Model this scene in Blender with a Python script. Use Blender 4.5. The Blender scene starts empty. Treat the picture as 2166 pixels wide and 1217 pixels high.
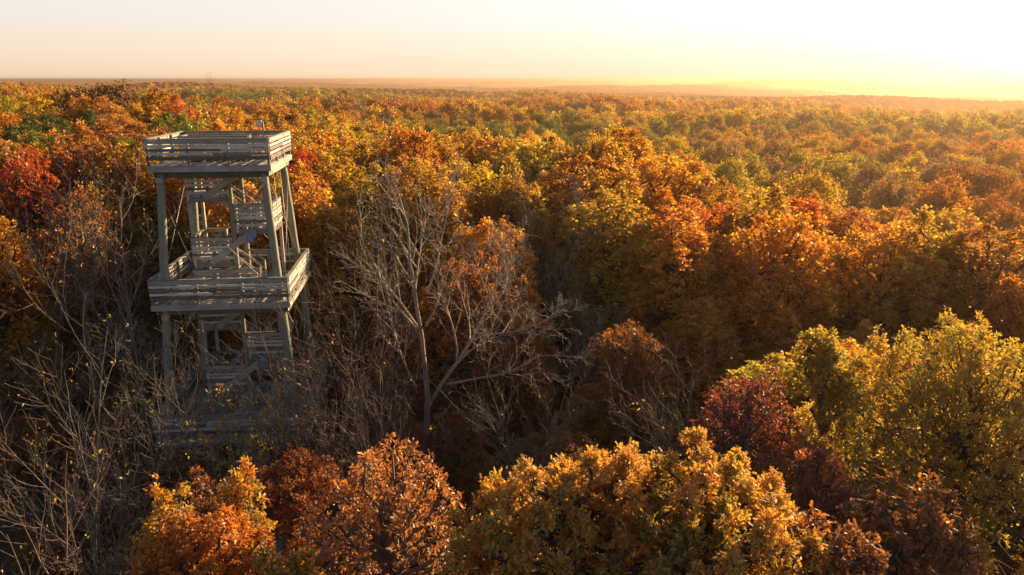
import bpy, math, random
import numpy as np
from mathutils import Vector, Matrix

# ------------------------------------------------------------------ camera, sky, sun, exposure
SC = bpy.context.scene
CAM_H = 20.0
PITCH = math.radians(15.4)          # downwards
FPX = 1600.0                        # focal length in photo pixels (photo is 2166 wide)
cam_d = bpy.data.cameras.new("camera")
cam_d.sensor_width = 36.0
cam_d.lens = 36.0 * FPX / 2166.0
cam_d.clip_start = 0.2
cam_d.clip_end = 60000.0
cam = bpy.data.objects.new("camera", cam_d)
SC.collection.objects.link(cam)
cam.location = (0, 0, CAM_H)
cam.rotation_euler = (math.radians(90) - PITCH, 0, 0)
SC.camera = cam

SUN_AZ, SUN_EL = math.radians(43.0), math.radians(14.5)
SUN_DIR = Vector((math.sin(SUN_AZ) * math.cos(SUN_EL), math.cos(SUN_AZ) * math.cos(SUN_EL), math.sin(SUN_EL)))
world = bpy.data.worlds.new("World")
SC.world = world
world.use_nodes = True
wn, wl = world.node_tree.nodes, world.node_tree.links
wn.clear()
w_out = wn.new("ShaderNodeOutputWorld")
w_bg = wn.new("ShaderNodeBackground")
w_sky = wn.new("ShaderNodeTexSky")
w_sky.sky_type = 'NISHITA'
w_sky.sun_disc = False
w_sky.sun_elevation = SUN_EL
w_sky.sun_rotation = SUN_AZ
w_sky.altitude = 100.0
w_sky.air_density = 1.0
w_sky.dust_density = 1.0
w_sky.ozone_density = 1.0
w_bg.inputs["Strength"].default_value = 0.05


def wmath(op, a, b=0.0, c=0.0):
    n = wn.new("ShaderNodeMath"); n.operation = op
    for i, x in enumerate((a, b, c)):
        if isinstance(x, (int, float)): n.inputs[i].default_value = x
        else: wl.new(x, n.inputs[i])
    return n.outputs[0]


def wramp(fac, stops):
    n = wn.new("ShaderNodeValToRGB")
    e = n.color_ramp.elements
    while len(e) < len(stops): e.new(0.5)
    for el, (p, c) in zip(e, stops):
        el.position = p; el.color = (*c, 1)
    wl.new(fac, n.inputs[0])
    return n.outputs[0]


# evening glow low in the sky, brightest round the sun (a real sky's own light, by direction only)
w_geo = wn.new("ShaderNodeTexCoord")
w_sep = wn.new("ShaderNodeSeparateXYZ")
wl.new(w_geo.outputs["Generated"], w_sep.inputs[0])
w_dot = wn.new("ShaderNodeVectorMath"); w_dot.operation = 'DOT_PRODUCT'
wl.new(w_geo.outputs["Generated"], w_dot.inputs[0])
w_dot.inputs[1].default_value = SUN_DIR
w_cos = wmath('MAXIMUM', w_dot.outputs["Value"], 0.0)
w_elev = wmath('MAXIMUM', w_sep.outputs[2], 0.0)
w_band = wramp(w_elev, [(0.0, (0.325, 0.24, 0.16)), (0.03, (0.322, 0.266, 0.205)), (0.07, (0.308, 0.284, 0.255)), (0.115, (0.294, 0.286, 0.275)), (0.20, (0.05, 0.053, 0.06)), (0.5, (0, 0, 0))])
w_mask = wramp(w_elev, [(0.0, (.02, .02, .02)), (0.12, (.06, .06, .06)), (0.35, (.6, .6, .6)), (0.7, (1, 1, 1))])
w_vm = wn.new("ShaderNodeVectorMath"); w_vm.operation = 'MULTIPLY'
wl.new(w_sky.outputs["Color"], w_vm.inputs[0]); wl.new(w_mask, w_vm.inputs[1]); wl.new(w_vm.outputs[0], w_bg.inputs["Color"])
w_side = wmath('MULTIPLY_ADD', w_dot.outputs["Value"], 0.20, 0.90)
w_glow1 = wmath('MULTIPLY', wmath('POWER', w_cos, 7.0), 0.16)
w_glow2 = wmath('MULTIPLY', wmath('POWER', w_cos, 55.0), 1.2)
w_glow = wmath('ADD', w_glow1, w_glow2)
w_gcol = wramp(w_elev, [(0.0, (1.0, 0.73, 0.48)), (0.05, (1.0, 0.87, 0.80)), (0.12, (1.0, 0.95, 0.96))])
w_v1 = wn.new("ShaderNodeVectorMath"); w_v1.operation = 'SCALE'; wl.new(w_band, w_v1.inputs[0]); wl.new(w_side, w_v1.inputs["Scale"])
w_v2 = wn.new("ShaderNodeVectorMath"); w_v2.operation = 'SCALE'; wl.new(w_gcol, w_v2.inputs[0]); wl.new(w_glow, w_v2.inputs["Scale"])
w_add = wn.new("ShaderNodeVectorMath"); w_add.operation = 'ADD'; wl.new(w_v1.outputs[0], w_add.inputs[0]); wl.new(w_v2.outputs[0], w_add.inputs[1])
w_bg2 = wn.new("ShaderNodeBackground"); w_bg2.inputs["Strength"].default_value = 1.0
wl.new(w_add.outputs[0], w_bg2.inputs["Color"])
w_sum = wn.new("ShaderNodeAddShader")
wl.new(w_bg.outputs[0], w_sum.inputs[0]); wl.new(w_bg2.outputs[0], w_sum.inputs[1])
wl.new(w_sum.outputs[0], w_out.inputs["Surface"])

sun_d = bpy.data.lights.new("sun", 'SUN')
sun_d.energy = 5.0
sun_d.angle = math.radians(0.6)
sun_d.color = (1.0, 0.66, 0.31)
sun = bpy.data.objects.new("sun", sun_d)
SC.collection.objects.link(sun)
sun.rotation_euler = SUN_DIR.to_track_quat('Z', 'Y').to_euler()
sun.location = (60, 80, 60)

SC.view_settings.view_transform = 'Standard'
SC.view_settings.look = 'None'
SC.view_settings.exposure = 1.6
SC.view_settings.gamma = 1.0
SC.view_settings.use_curve_mapping = False
cy = SC.cycles
cy.max_bounces = 7
cy.diffuse_bounces = 3
cy.glossy_bounces = 2
cy.transmission_bounces = 4
cy.volume_bounces = 0
cy.transparent_max_bounces = 8
cy.sample_clamp_indirect = 4.0
cy.use_denoising = True

# ------------------------------------------------------------------ general helpers
COL = SC.collection
CP, SP = math.cos(PITCH), math.sin(PITCH)


def ray(px, py):
    """world direction through a photo pixel"""
    x, u, f = px - 1083.0, 608.5 - py, FPX
    return np.array([x, u * SP + f * CP, u * CP - f * SP])


def at_y(px, py, Y):
    d = ray(px, py)
    return np.array([0, 0, CAM_H]) + d * (Y / d[1])


def to_px(P):
    P = np.asarray(P, float).reshape(-1, 3) - (0, 0, CAM_H)
    u = np.array([0, SP, CP]); f = np.array([0, CP, -SP])
    z = P @ f
    return np.stack([1083 + FPX * P[:, 0] / z, 608.5 - FPX * (P @ u) / z, z], 1)


def tag(o, label=None, cat=None, group=None, kind=None):
    if label: o["label"] = label
    if cat: o["category"] = cat
    if group: o["group"] = group
    if kind: o["kind"] = kind
    return o


def empty(name, loc=(0, 0, 0), rz=0.0):
    o = bpy.data.objects.new(name, None)
    COL.objects.link(o)
    o.location = loc
    o.rotation_euler = (0, 0, rz)
    o.empty_display_size = 0.3
    return o


def link(name, me, parent=None, loc=None, rz=0.0):
    o = bpy.data.objects.new(name, me)
    COL.objects.link(o)
    if parent: o.parent = parent
    if loc is not None: o.location = loc
    if rz: o.rotation_euler = (0, 0, rz)
    return o


def np_mesh(name, V, loops, starts, mat=None, attrs=None, smooth=False):
    """mesh from numpy arrays; attrs = {name: per-face floats}"""
    me = bpy.data.meshes.new(name)
    V = np.asarray(V, np.float32).reshape(-1, 3)
    me.vertices.add(len(V))
    me.vertices.foreach_set("co", V.ravel())
    loops = np.asarray(loops, np.int32).ravel()
    starts = np.asarray(starts, np.int32).ravel()
    me.loops.add(len(loops))
    me.loops.foreach_set("vertex_index", loops)
    me.polygons.add(len(starts))
    me.polygons.foreach_set("loop_start", starts)
    if smooth:
        me.polygons.foreach_set("use_smooth", np.ones(len(starts), bool))
    for k, a in (attrs or {}).items():
        if a.ndim == 2:
            at = me.attributes.new(k, 'FLOAT_COLOR', 'FACE')
            at.data.foreach_set("color", a.astype(np.float32).ravel())
        else:
            at = me.attributes.new(k, 'FLOAT', 'FACE')
            at.data.foreach_set("value", a.astype(np.float32).ravel())
    me.update(calc_edges=True)
    me.validate()
    if mat: me.materials.append(mat)
    return me


class MB:
    """collects boxes and tubes into one mesh"""
    def __init__(s):
        s.v, s.f, s.sm = [], [], []

    def add(s, V, F, smooth=False):
        b = len(s.v)
        s.v.extend([tuple(p) for p in V])
        s.f.extend([tuple(i + b for i in f) for f in F])
        s.sm.extend([smooth] * len(F))

    def bar(s, p, q, w, h, up=(0, 0, 1), roll=0.0):
        """box along p-q; w = width across, h = height along up"""
        p, q, up = Vector(p), Vector(q), Vector(up)
        d = (q - p).normalized()
        side = d.cross(up)
        if side.length < 1e-4: side = d.cross(Vector((1, 0, 0)))
        side.normalize()
        u = side.cross(d).normalized()
        if roll:
            R = Matrix.Rotation(roll, 3, d)
            side, u = R @ side, R @ u
        a, b = side * (w / 2), u * (h / 2)
        V = [p - a - b, p + a - b, p + a + b, p - a + b, q - a - b, q + a - b, q + a + b, q - a + b]
        s.add(V, [(3, 2, 1, 0), (4, 5, 6, 7), (0, 1, 5, 4), (1, 2, 6, 5), (2, 3, 7, 6), (3, 0, 4, 7)])

    def box(s, c, d):
        c, d = Vector(c), Vector(d) / 2
        V = [(c.x + i * d.x, c.y + j * d.y, c.z + k * d.z) for k in (-1, 1) for i, j in ((-1, -1), (1, -1), (1, 1), (-1, 1))]
        s.add(V, [(3, 2, 1, 0), (4, 5, 6, 7), (0, 1, 5, 4), (1, 2, 6, 5), (2, 3, 7, 6), (3, 0, 4, 7)])

    def tube(s, pts, rad, n=8, cap=True):
        pts = np.asarray(pts, float); rad = np.asarray(rad, float)
        V, F = tube_arrays(pts, rad, n)
        F = [tuple(f) for f in F]
        if cap:
            F.append(tuple(range(n - 1, -1, -1)))
            m = len(V)
            F.append(tuple(range(m - n, m)))
        s.add(V, F, True)

    def build(s, name, mat, parent=None, loc=None, rz=0.0):
        me = bpy.data.meshes.new(name)
        me.from_pydata(s.v, [], s.f)
        me.polygons.foreach_set("use_smooth", np.array(s.sm, bool))
        me.materials.append(mat)
        me.update()
        return link(name, me, parent, loc, rz)


def tube_arrays(pts, rad, n):
    m = len(pts)
    t = np.gradient(pts, axis=0)
    t /= np.linalg.norm(t, axis=1)[:, None] + 1e-9
    ref = np.array([1.0, 0, 0]) if abs(t[0, 0]) < 0.7 else np.array([0, 1.0, 0])
    a = np.cross(t, ref); a /= np.linalg.norm(a, axis=1)[:, None] + 1e-9
    b = np.cross(t, a)
    th = np.arange(n) * (2 * np.pi / n)
    V = pts[:, None, :] + rad[:, None, None] * (np.cos(th)[None, :, None] * a[:, None, :] + np.sin(th)[None, :, None] * b[:, None, :])
    i = np.arange(n); j = (i + 1) % n
    F = np.stack([i, j, j + n, i + n], 1)
    F = (F[None] + (np.arange(m - 1) * n)[:, None, None]).reshape(-1, 4)
    return V.reshape(-1, 3), F


def tubes_mesh(name, lines, mat):
    """one mesh from many (points, radii, sides) polylines"""
    Vs, Fs, b = [], [], 0
    for pts, rad, n in lines:
        V, F = tube_arrays(np.asarray(pts, float), np.asarray(rad, float), n)
        Vs.append(V); Fs.append(F + b); b += len(V)
    V = np.concatenate(Vs); F = np.concatenate(Fs)
    return np_mesh(name, V, F, np.arange(len(F)) * 4, mat, smooth=True)


# ------------------------------------------------------------------ materials
def new_mat(name):
    m = bpy.data.materials.new(name)
    m.use_nodes = True
    nt = m.node_tree
    nt.nodes.clear()
    out = nt.nodes.new("ShaderNodeOutputMaterial")
    return m, nt.nodes, nt.links, out


def math_node(N, L, op, a, b):
    n = N.new("ShaderNodeMath"); n.operation = op
    for i, x in enumerate((a, b)):
        if isinstance(x, (int, float)): n.inputs[i].default_value = x
        else: L.new(x, n.inputs[i])
    return n.outputs[0]


def ramp(N, L, fac, stops):
    r = N.new("ShaderNodeValToRGB")
    e = r.color_ramp.elements
    while len(e) < len(stops): e.new(0.5)
    for el, (p, c) in zip(e, stops):
        el.position = p; el.color = (*c, 1)
    L.new(fac, r.inputs[0])
    return r.outputs[0]


def noise(N, L, scale, detail=4, vec=None, rough=0.6):
    n = N.new("ShaderNodeTexNoise")
    n.inputs["Scale"].default_value = scale
    n.inputs["Detail"].default_value = detail
    n.inputs["Roughness"].default_value = rough
    if vec is not None: L.new(vec, n.inputs["Vector"])
    return n.outputs["Fac"]


def leaf_mat(name, colors=None, source='OBJECT', trans=0.52, gloss=0.04):
    """thin leaves: diffuse + translucent with a little sheen. colors: stops over the leaf tint, or None for the object's own colour"""
    m, N, L, out = new_mat(name)
    at = N.new("ShaderNodeAttribute"); at.attribute_name = "tint"
    if colors:
        col = ramp(N, L, at.outputs["Fac"], colors)
    else:
        if source == 'OBJECT':
            oi = N.new("ShaderNodeObjectInfo"); base = oi.outputs["Color"]
        else:
            ia = N.new("ShaderNodeAttribute"); ia.attribute_type = 'INSTANCER'; ia.attribute_name = "col"; base = ia.outputs["Color"]
        hs = N.new("ShaderNodeHueSaturation")
        L.new(base, hs.inputs["Color"])
        h = math_node(N, L, 'MULTIPLY_ADD', at.outputs["Fac"], 0.085); h.node.inputs[2].default_value = 0.457
        v = math_node(N, L, 'MULTIPLY_ADD', at.outputs["Fac"], 0.7); v.node.inputs[2].default_value = 0.65
        L.new(h, hs.inputs["Hue"]); L.new(v, hs.inputs["Value"])
        col = hs.outputs["Color"]
    d = N.new("ShaderNodeBsdfDiffuse"); t = N.new("ShaderNodeBsdfTranslucent")
    g = N.new("ShaderNodeBsdfGlossy"); g.inputs["Roughness"].default_value = 0.5
    g.inputs["Color"].default_value = (1, 1, 1, 1)
    tc = N.new("ShaderNodeHueSaturation"); tc.inputs["Saturation"].default_value = 1.03; tc.inputs["Value"].default_value = 1.4
    L.new(col, tc.inputs["Color"])
    L.new(col, d.inputs["Color"]); L.new(tc.outputs[0], t.inputs["Color"])
    mx = N.new("ShaderNodeMixShader"); mx.inputs[0].default_value = trans
    L.new(d.outputs[0], mx.inputs[1]); L.new(t.outputs[0], mx.inputs[2])
    mg = N.new("ShaderNodeMixShader"); mg.inputs[0].default_value = gloss
    L.new(mx.outputs[0], mg.inputs[1]); L.new(g.outputs[0], mg.inputs[2])
    L.new(mg.outputs[0], out.inputs["Surface"])
    return m


def bark_mat(name, c0, c1, scale=6.0):
    m, N, L, out = new_mat(name)
    tc = N.new("ShaderNodeTexCoord")
    mp = N.new("ShaderNodeMapping"); mp.inputs["Scale"].default_value = (1, 1, 0.25)
    L.new(tc.outputs["Object"], mp.inputs["Vector"])
    f = noise(N, L, scale, 6, mp.outputs[0])
    col = ramp(N, L, f, [(0.3, c0), (0.7, c1)])
    p = N.new("ShaderNodeBsdfPrincipled")
    p.inputs["Roughness"].default_value = 0.85
    L.new(col, p.inputs["Base Color"])
    b = N.new("ShaderNodeBump"); b.inputs["Strength"].default_value = 0.5; b.inputs["Distance"].default_value = 0.03
    L.new(f, b.inputs["Height"]); L.new(b.outputs[0], p.inputs["Normal"])
    L.new(p.outputs[0], out.inputs["Surface"])
    return m


def wood_mat(name, dark, mid, light, axis_scale=(1, 1, 1), moss=0.0):
    """weathered boards: each board a shade of its own, grain, stains"""
    m, N, L, out = new_mat(name)
    geo = N.new("ShaderNodeNewGeometry")
    tc = N.new("ShaderNodeTexCoord")
    mp = N.new("ShaderNodeMapping"); mp.inputs["Scale"].default_value = axis_scale
    L.new(tc.outputs["Object"], mp.inputs["Vector"])
    # shift the grain per board
    ad = N.new("ShaderNodeVectorMath"); ad.operation = 'ADD'
    cm = N.new("ShaderNodeCombineXYZ")
    r = geo.outputs["Random Per Island"]
    k = math_node(N, L, 'MULTIPLY', r, 37.0)
    for i in range(3): L.new(k, cm.inputs[i])
    L.new(mp.outputs[0], ad.inputs[0]); L.new(cm.outputs[0], ad.inputs[1])
    g1 = noise(N, L, 9.0, 8, ad.outputs[0], 0.7)
    g2 = noise(N, L, 1.3, 4, ad.outputs[0], 0.6)
    mixf = math_node(N, L, 'ADD', math_node(N, L, 'MULTIPLY', g1, 0.4), math_node(N, L, 'MULTIPLY', g2, 0.3))
    mixf = math_node(N, L, 'ADD', mixf, math_node(N, L, 'MULTIPLY', r, 0.55)); mixf = math_node(N, L, 'SUBTRACT', mixf, 0.10)
    col = ramp(N, L, mixf, [(0.28, dark), (0.5, mid), (0.78, light)])
    if moss:
        mf = noise(N, L, 0.9, 5, tc.outputs["Object"], 0.7)
        mr = ramp(N, L, mf, [(0.5, (0, 0, 0)), (0.72, (1, 1, 1))])
        mm = N.new("ShaderNodeMix"); mm.data_type = 'RGBA'
        L.new(math_node(N, L, 'MULTIPLY', mr, moss), mm.inputs[0])
        L.new(col, mm.inputs[6]); mm.inputs[7].default_value = (0.10, 0.115, 0.06, 1)
        col = mm.outputs[2]
    p = N.new("ShaderNodeBsdfPrincipled")
    p.inputs["Roughness"].default_value = 0.8
    L.new(col, p.inputs["Base Color"])
    b = N.new("ShaderNodeBump"); b.inputs["Strength"].default_value = 0.4; b.inputs["Distance"].default_value = 0.01
    L.new(g1, b.inputs["Height"]); L.new(b.outputs[0], p.inputs["Normal"])
    L.new(p.outputs[0], out.inputs["Surface"])
    return m


def plain_mat(name, col, rough=0.6, metal=0.0, var=0.25, scale=8.0):
    m, N, L, out = new_mat(name)
    tc = N.new("ShaderNodeTexCoord")
    f = noise(N, L, scale, 4, tc.outputs["Object"])
    c = ramp(N, L, f, [(0.3, tuple(x * (1 - var) for x in col)), (0.7, tuple(min(1, x * (1 + var)) for x in col))])
    p = N.new("ShaderNodeBsdfPrincipled")
    p.inputs["Roughness"].default_value = rough
    p.inputs["Metallic"].default_value = metal
    L.new(c, p.inputs["Base Color"])
    L.new(p.outputs[0], out.inputs["Surface"])
    return m


M_BOARD = wood_mat("weathered_board", (0.07, 0.066, 0.062), (0.24, 0.232, 0.22), (0.62, 0.59, 0.54), (1, 1, 3), 0.35)
M_DECK = wood_mat("deck_board", (0.13, 0.115, 0.105), (0.28, 0.25, 0.23), (0.42, 0.38, 0.35), (4, 0.6, 1), 0.1)
M_POLE = wood_mat("treated_pole", (0.07, 0.08, 0.06), (0.19, 0.205, 0.165), (0.36, 0.365, 0.305), (3, 3, 0.35), 0.5)
M_STEEL = plain_mat("galvanised_steel", (0.36, 0.35, 0.34), 0.5, 0.6)
M_PLATE = plain_mat("blue_grey_plate", (0.16, 0.24, 0.40), 0.5, 0.2)
M_SIGN = plain_mat("pale_sign_panel", (0.62, 0.58, 0.50), 0.6, 0.0, 0.1)
M_BARK = bark_mat("brown_bark", (0.045, 0.035, 0.028), (0.13, 0.105, 0.085))
M_GREYBARK = bark_mat("grey_bark", (0.16, 0.137, 0.117), (0.40, 0.34, 0.29))
M_REDBARK = bark_mat("reddish_bark", (0.075, 0.053, 0.042), (0.22, 0.155, 0.12))
M_DARKBARK = bark_mat("dark_bark", (0.06, 0.052, 0.046), (0.18, 0.155, 0.135))

# ------------------------------------------------------------------ terrain
TX = np.array([-1600, -200, 200, 600, 900, 1300, 1650, 2000, 2400, 4000.])
TAZ = np.arctan((TX - 1083) / 1659.0)
TR = np.array([0, 34, 50, 64, 80, 110, 170, 300, 600, 1000, 1500, 2500, 5000, 24000.])
TZ = np.array([
    # -1600 -200  200  600  900 1300 1650 2000 2400 4000
    [0, 0, 0, 0, 0, 0, 0, 0, 0, 0],
    [0, 0, 0, 0, 0, 0, -1, -1.5, -2, -2],
    [1, 1, 1, .5, 0, 0, -2.5, -4, -5, -5],
    [1, 1, 1.5, .5, .5, 0.5, -4, -7, -8, -8],
    [2, 2, 2, 1, 0, -1, -7, -9, -10, -10],
    [2.5, 2.5, 2.5, 1, -4, -7, -11, -12, -13, -13],
    [0, 0, 0, -4, -8, -11, -13, -14, -14, -14],
    [-4, -4, -4, -7, -10, -13, -15, -15, -16, -16],
    [-8, -8, -8, -11, -16, -18, -20, -21, -21, -21],
    [-9, -8, -7, -11, -20, -21, -27, -29, -30, -30],
    [-7, -7, -9, -14, -24, -27, -31, -34, -34, -34],
    [-28, -28, -28, -30, -36, -38, -42, -45, -45, -45],
    [-45] * 10,
    [-30] * 10], float)


def ground_z(x, y):
    x, y = np.asarray(x, float), np.asarray(y, float)
    az = np.arctan2(x, np.maximum(y, 1e-3)); r = np.hypot(x, y)
    i = np.clip(np.searchsorted(TAZ, az) - 1, 0, len(TAZ) - 2)
    fa = np.clip((az - TAZ[i]) / (TAZ[i + 1] - TAZ[i]), 0, 1); fa = fa * fa * (3 - 2 * fa)
    j = np.clip(np.searchsorted(TR, r) - 1, 0, len(TR) - 2)
    fr = np.clip((r - TR[j]) / (TR[j + 1] - TR[j]), 0, 1); fr = fr * fr * (3 - 2 * fr)
    z = (TZ[j, i] * (1 - fa) + TZ[j, i + 1] * fa) * (1 - fr) + (TZ[j + 1, i] * (1 - fa) + TZ[j + 1, i + 1] * fa) * fr
    m = np.clip((r - 120) / 400, 0, 1)
    z = z + m * (4.5 * np.sin(x / 61 + 1.3) * np.cos(y / 83 + .4) + 4.0 * np.sin((x + y) / 117) * np.sin(y / 141 - x / 210 + 2))
    mr = np.clip((r - 220) / 250, 0, 1) * np.clip((1900 - r) / 500, 0, 1)
    z = z + mr * (4.8 + 3.0 * np.clip(r / 900, 0, 1)) * np.sin(11.0 * np.log(np.maximum(r, 1) / 200) + 1.6 * np.sin(az * 5 + 1) + 0.9 * np.sin(az * 13))
    m2 = np.clip((r - 1800) / 1500, 0, 1)
    big = np.sin(x / 820 + 2.1 * np.sin(y / 2300)) * np.cos(y / 690 + 1.1) + 0.7 * np.sin(x / 380 - y / 930 + 3)
    amp = 17.0 * (1 + 1.3 * np.clip((r - 2500) / 4000, 0, 1))
    z = np.minimum(z + m2 * amp * big, 3.0)
    return z


def build_ground():
    nth, rr = 240, np.concatenate([[0.0], np.geomspace(3, 24000, 150)])
    th = np.linspace(-np.pi, np.pi, nth, endpoint=False)
    R, T = np.meshgrid(rr, th, indexing='ij')
    X, Y = R * np.sin(T), R * np.cos(T)
    Z = ground_z(X, np.where(Y > 0, Y, np.abs(Y) + 1e-3))
    V = np.stack([X, Y, Z], -1).reshape(-1, 3)
    i = np.arange(len(rr) - 1)[:, None] * nth; j = np.arange(nth)[None, :]; j2 = (j + 1) % nth
    F = np.stack([i + j, i + nth + j, i + nth + j2, i + j2], -1).reshape(-1, 4)
    m, N, L, out = new_mat("leaf_litter")
    tc = N.new("ShaderNodeTexCoord")
    f = noise(N, L, 1.6, 8, tc.outputs["Object"], 0.75)
    f2 = noise(N, L, 0.02, 4, tc.outputs["Object"], 0.6)
    c1 = ramp(N, L, f, [(0.3, (0.025, 0.016, 0.010)), (0.55, (0.075, 0.04, 0.02)), (0.75, (0.16, 0.075, 0.025))])
    c2 = ramp(N, L, f2, [(0.3, (0.10, 0.07, 0.02)), (0.7, (0.12, 0.05, 0.015))])
    mm = N.new("ShaderNodeMix"); mm.data_type = 'RGBA'; mm.inputs[0].default_value = 0.25
    L.new(c1, mm.inputs[6]); L.new(c2, mm.inputs[7])
    p = N.new("ShaderNodeBsdfPrincipled"); p.inputs["Roughness"].default_value = 0.95
    L.new(mm.outputs[2], p.inputs["Base Color"])
    b = N.new("ShaderNodeBump"); b.inputs["Strength"].default_value = 0.6; b.inputs["Distance"].default_value = 0.1
    L.new(f, b.inputs["Height"]); L.new(b.outputs[0], p.inputs["Normal"])
    L.new(p.outputs[0], out.inputs["Surface"])
    me = np_mesh("ground", V, F, np.arange(len(F)) * 4, m, smooth=True)
    tag(link("ground", me), "forest floor under brown leaf litter running to the horizon", kind="structure")


build_ground()

# ------------------------------------------------------------------ lookout tower
TWX, TWY, TYAW = -12.80, 34.0, 0.104
TOWER = empty("lookout_tower", (TWX, TWY, 0.0), TYAW)
tag(TOWER, "three-deck weathered timber lookout tower on four round poles", "tower")
RAIL_H = 1.07
DECKS = [(4.60, 3.30), (10.70, 2.88), (16.55, 2.47)]      # deck height, half width
SHAFT = (-1.5, 1.2, -1.0, 1.0)                             # stair shaft u0,u1,v0,v1 ; landings left of -0.62 and right of 1.15
rng_t = random.Random(5)


def jit(a): return rng_t.uniform(-a, a)


BACK_SLATS = [(0.985, 0.12), (0.55, 0.085)]
LAND_SLATS = [(0.985, 0.14), (0.81, 0.115), (0.64, 0.105), (0.47, 0.11), (0.30, 0.105), (0.13, 0.11)]
SLATS = [(0.985, 0.165), (0.80, 0.10), (0.635, 0.115), (0.475, 0.10), (0.295, 0.15)]


def railing(name, p0, p1, z0, out, parent, slats=SLATS, posts=4, cap=True, post_len=1.05, low=-0.2, mat=None, step=0.0, inset=0.0):
    """slatted rail from p0 to p1 at deck height z0; out = outward normal (2D). Posts stand inside the slats."""
    b = MB()
    p0, p1, n = Vector((*p0, 0)), Vector((*p1, 0)), Vector((*out, 0))
    d = (p1 - p0).normalized(); L = (p1 - p0).length
    for zc, h in slats:
        # boards are butted at the posts, each end a little off
        cut = 0.5 + jit(0.17) if L > 3.5 else None
        segs = [(0, L)] if cut is None else [(0, L * cut - 0.003), (L * cut + 0.003, L)]
        for a, c in segs:
            za, zb = z0 + zc + jit(0.012), z0 + zc + jit(0.012)
            off = n * (0.02 + jit(0.004))
            b.bar(p0 + d * (a + inset) + off + Vector((0, 0, za)), p0 + d * (c - inset) + off + Vector((0, 0, zb)), 0.038, h + jit(0.006))
    for k in range(posts):
        t = (k + 0.0) / (posts - 1)
        q = p0 + d * (0.06 + inset + (L - 0.12 - 2 * inset) * t) - n * 0.05
        b.bar(q + Vector((0, 0, z0 + low)), q + Vector((0, 0, z0 + post_len)), 0.088, 0.088, up=d)
    if cap:
        b.bar(p0 + d * inset + Vector((0, 0, z0 + 1.089)) - n * 0.03, p1 - d * inset + Vector((0, 0, z0 + 1.089)) - n * 0.03, 0.15, 0.036)
    return b.build(name, mat or M_BOARD, parent)


def plank_deck(b, u0, u1, v0, v1, z, hole=None):
    u, w = u0, 0.142
    while u < u1 - 0.02:
        ue = min(u + w - 0.007, u1)
        um = (u + ue) / 2
        if hole and hole[0] < um < hole[1]:
            segs = [(v0, hole[2]), (hole[3], v1)]
        else:
            segs = [(v0, v1)]
        for a, c in segs:
            zz = z - 0.019 + jit(0.003)
            b.box((um, (a + c) / 2, zz), (ue - u, c - a - abs(jit(0.01)), 0.038))
        u += w


for lev, (dz, s) in enumerate(DECKS):
    b = MB()
    hole = (SHAFT[0], 1.3, -1.02, 0.0) if lev else None
    plank_deck(b, -s + 0.04, s - 0.04, -s + 0.04, s - 0.04, dz, hole)
    plat = b.build("platform", M_DECK, TOWER)
    # rim joists
    for (p, q, nv) in (((-s, -s), (s, -s), (0, -1)), ((s, -s), (s, s), (1, 0)), ((s, s), (-s, s), (0, 1)), ((-s, s), (-s, -s), (-1, 0))):
        r = MB()
        P, Q = Vector((*p, dz - 0.14)), Vector((*q, dz - 0.14))
        d = (Q - P).normalized()
        e = 0.021 if nv[0] else -0.019
        r.bar(P + d * e, Q - d * e, 0.04, 0.235)
        r.build("rim_joist", M_BOARD, plat)
        railing("railing", p, q, dz, nv, plat, inset=0.002 if nv[1] else 0.045)
    # joists and the doubled beams that sit on the poles
    r = MB()
    k = -s + 0.45
    while k < s - 0.2:
        r.bar((k, -s + 0.03, dz - 0.16), (k, s - 0.03, dz - 0.16), 0.04, 0.2)
        k += 0.55
    for v in (-s + 0.62, s - 0.62):
        r.bar((-s + 0.1, v - 0.17, dz - 0.41), (s - 0.1, v - 0.17, dz - 0.41), 0.05, 0.29)
        r.bar((-s + 0.1, v + 0.17, dz - 0.41), (s - 0.1, v + 0.17, dz - 0.41), 0.05, 0.29)
    r.build("joist_frame", M_BOARD, plat)
    for su in (-1, 1):
        rb = MB()
        rb.bar((su * (s - 0.14), -s + 0.2, dz - 0.36), (su * (s - 0.14), s - 0.2, dz - 0.36), 0.045, 0.235)
        rb.build("edge_beam", M_BOARD, plat)
    # guard rail round the stair opening
    if lev:
        railing("guard_rail", (-1.55, -1.08), (1.35, -1.08), dz, (0, -1), plat, posts=4)
        railing("guard_rail", (-1.55, 0.06), (-1.55, -1.06), dz, (-1, 0), plat, posts=2)
        if lev == 2:
            railing("guard_rail", (1.2, 0.1), (-1.5, 0.1), dz, (0, 1), plat, posts=3)

# four battered round poles
a_bot, a_top = 3.07, 2.10
POLE_TOP = 16.2


def pole_a(z): return a_bot + (a_top - a_bot) * z / POLE_TOP


for su in (-1, 1):
    for sv in (-1, 1):
        b = MB()
        zs = np.linspace(-0.5, POLE_TOP, 24)
        pts = np.array([[su * pole_a(z) + jit(0.012), sv * pole_a(z) + jit(0.012), z] for z in zs])
        rad = 0.205 - 0.045 * (zs / POLE_TOP) + np.array([jit(0.006) for _ in zs])
        b.tube(pts, rad, 14)
        leg = b.build("leg", M_POLE, TOWER)
        for (dz, s) in DECKS[1:]:
            pb = MB()
            z = dz - 0.62
            a = pole_a(z)
            pb.box((su * a, sv * a - 0.19, z), (0.28, 0.012, 0.2))
            pb.build("bracket", M_STEEL, leg)

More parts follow.
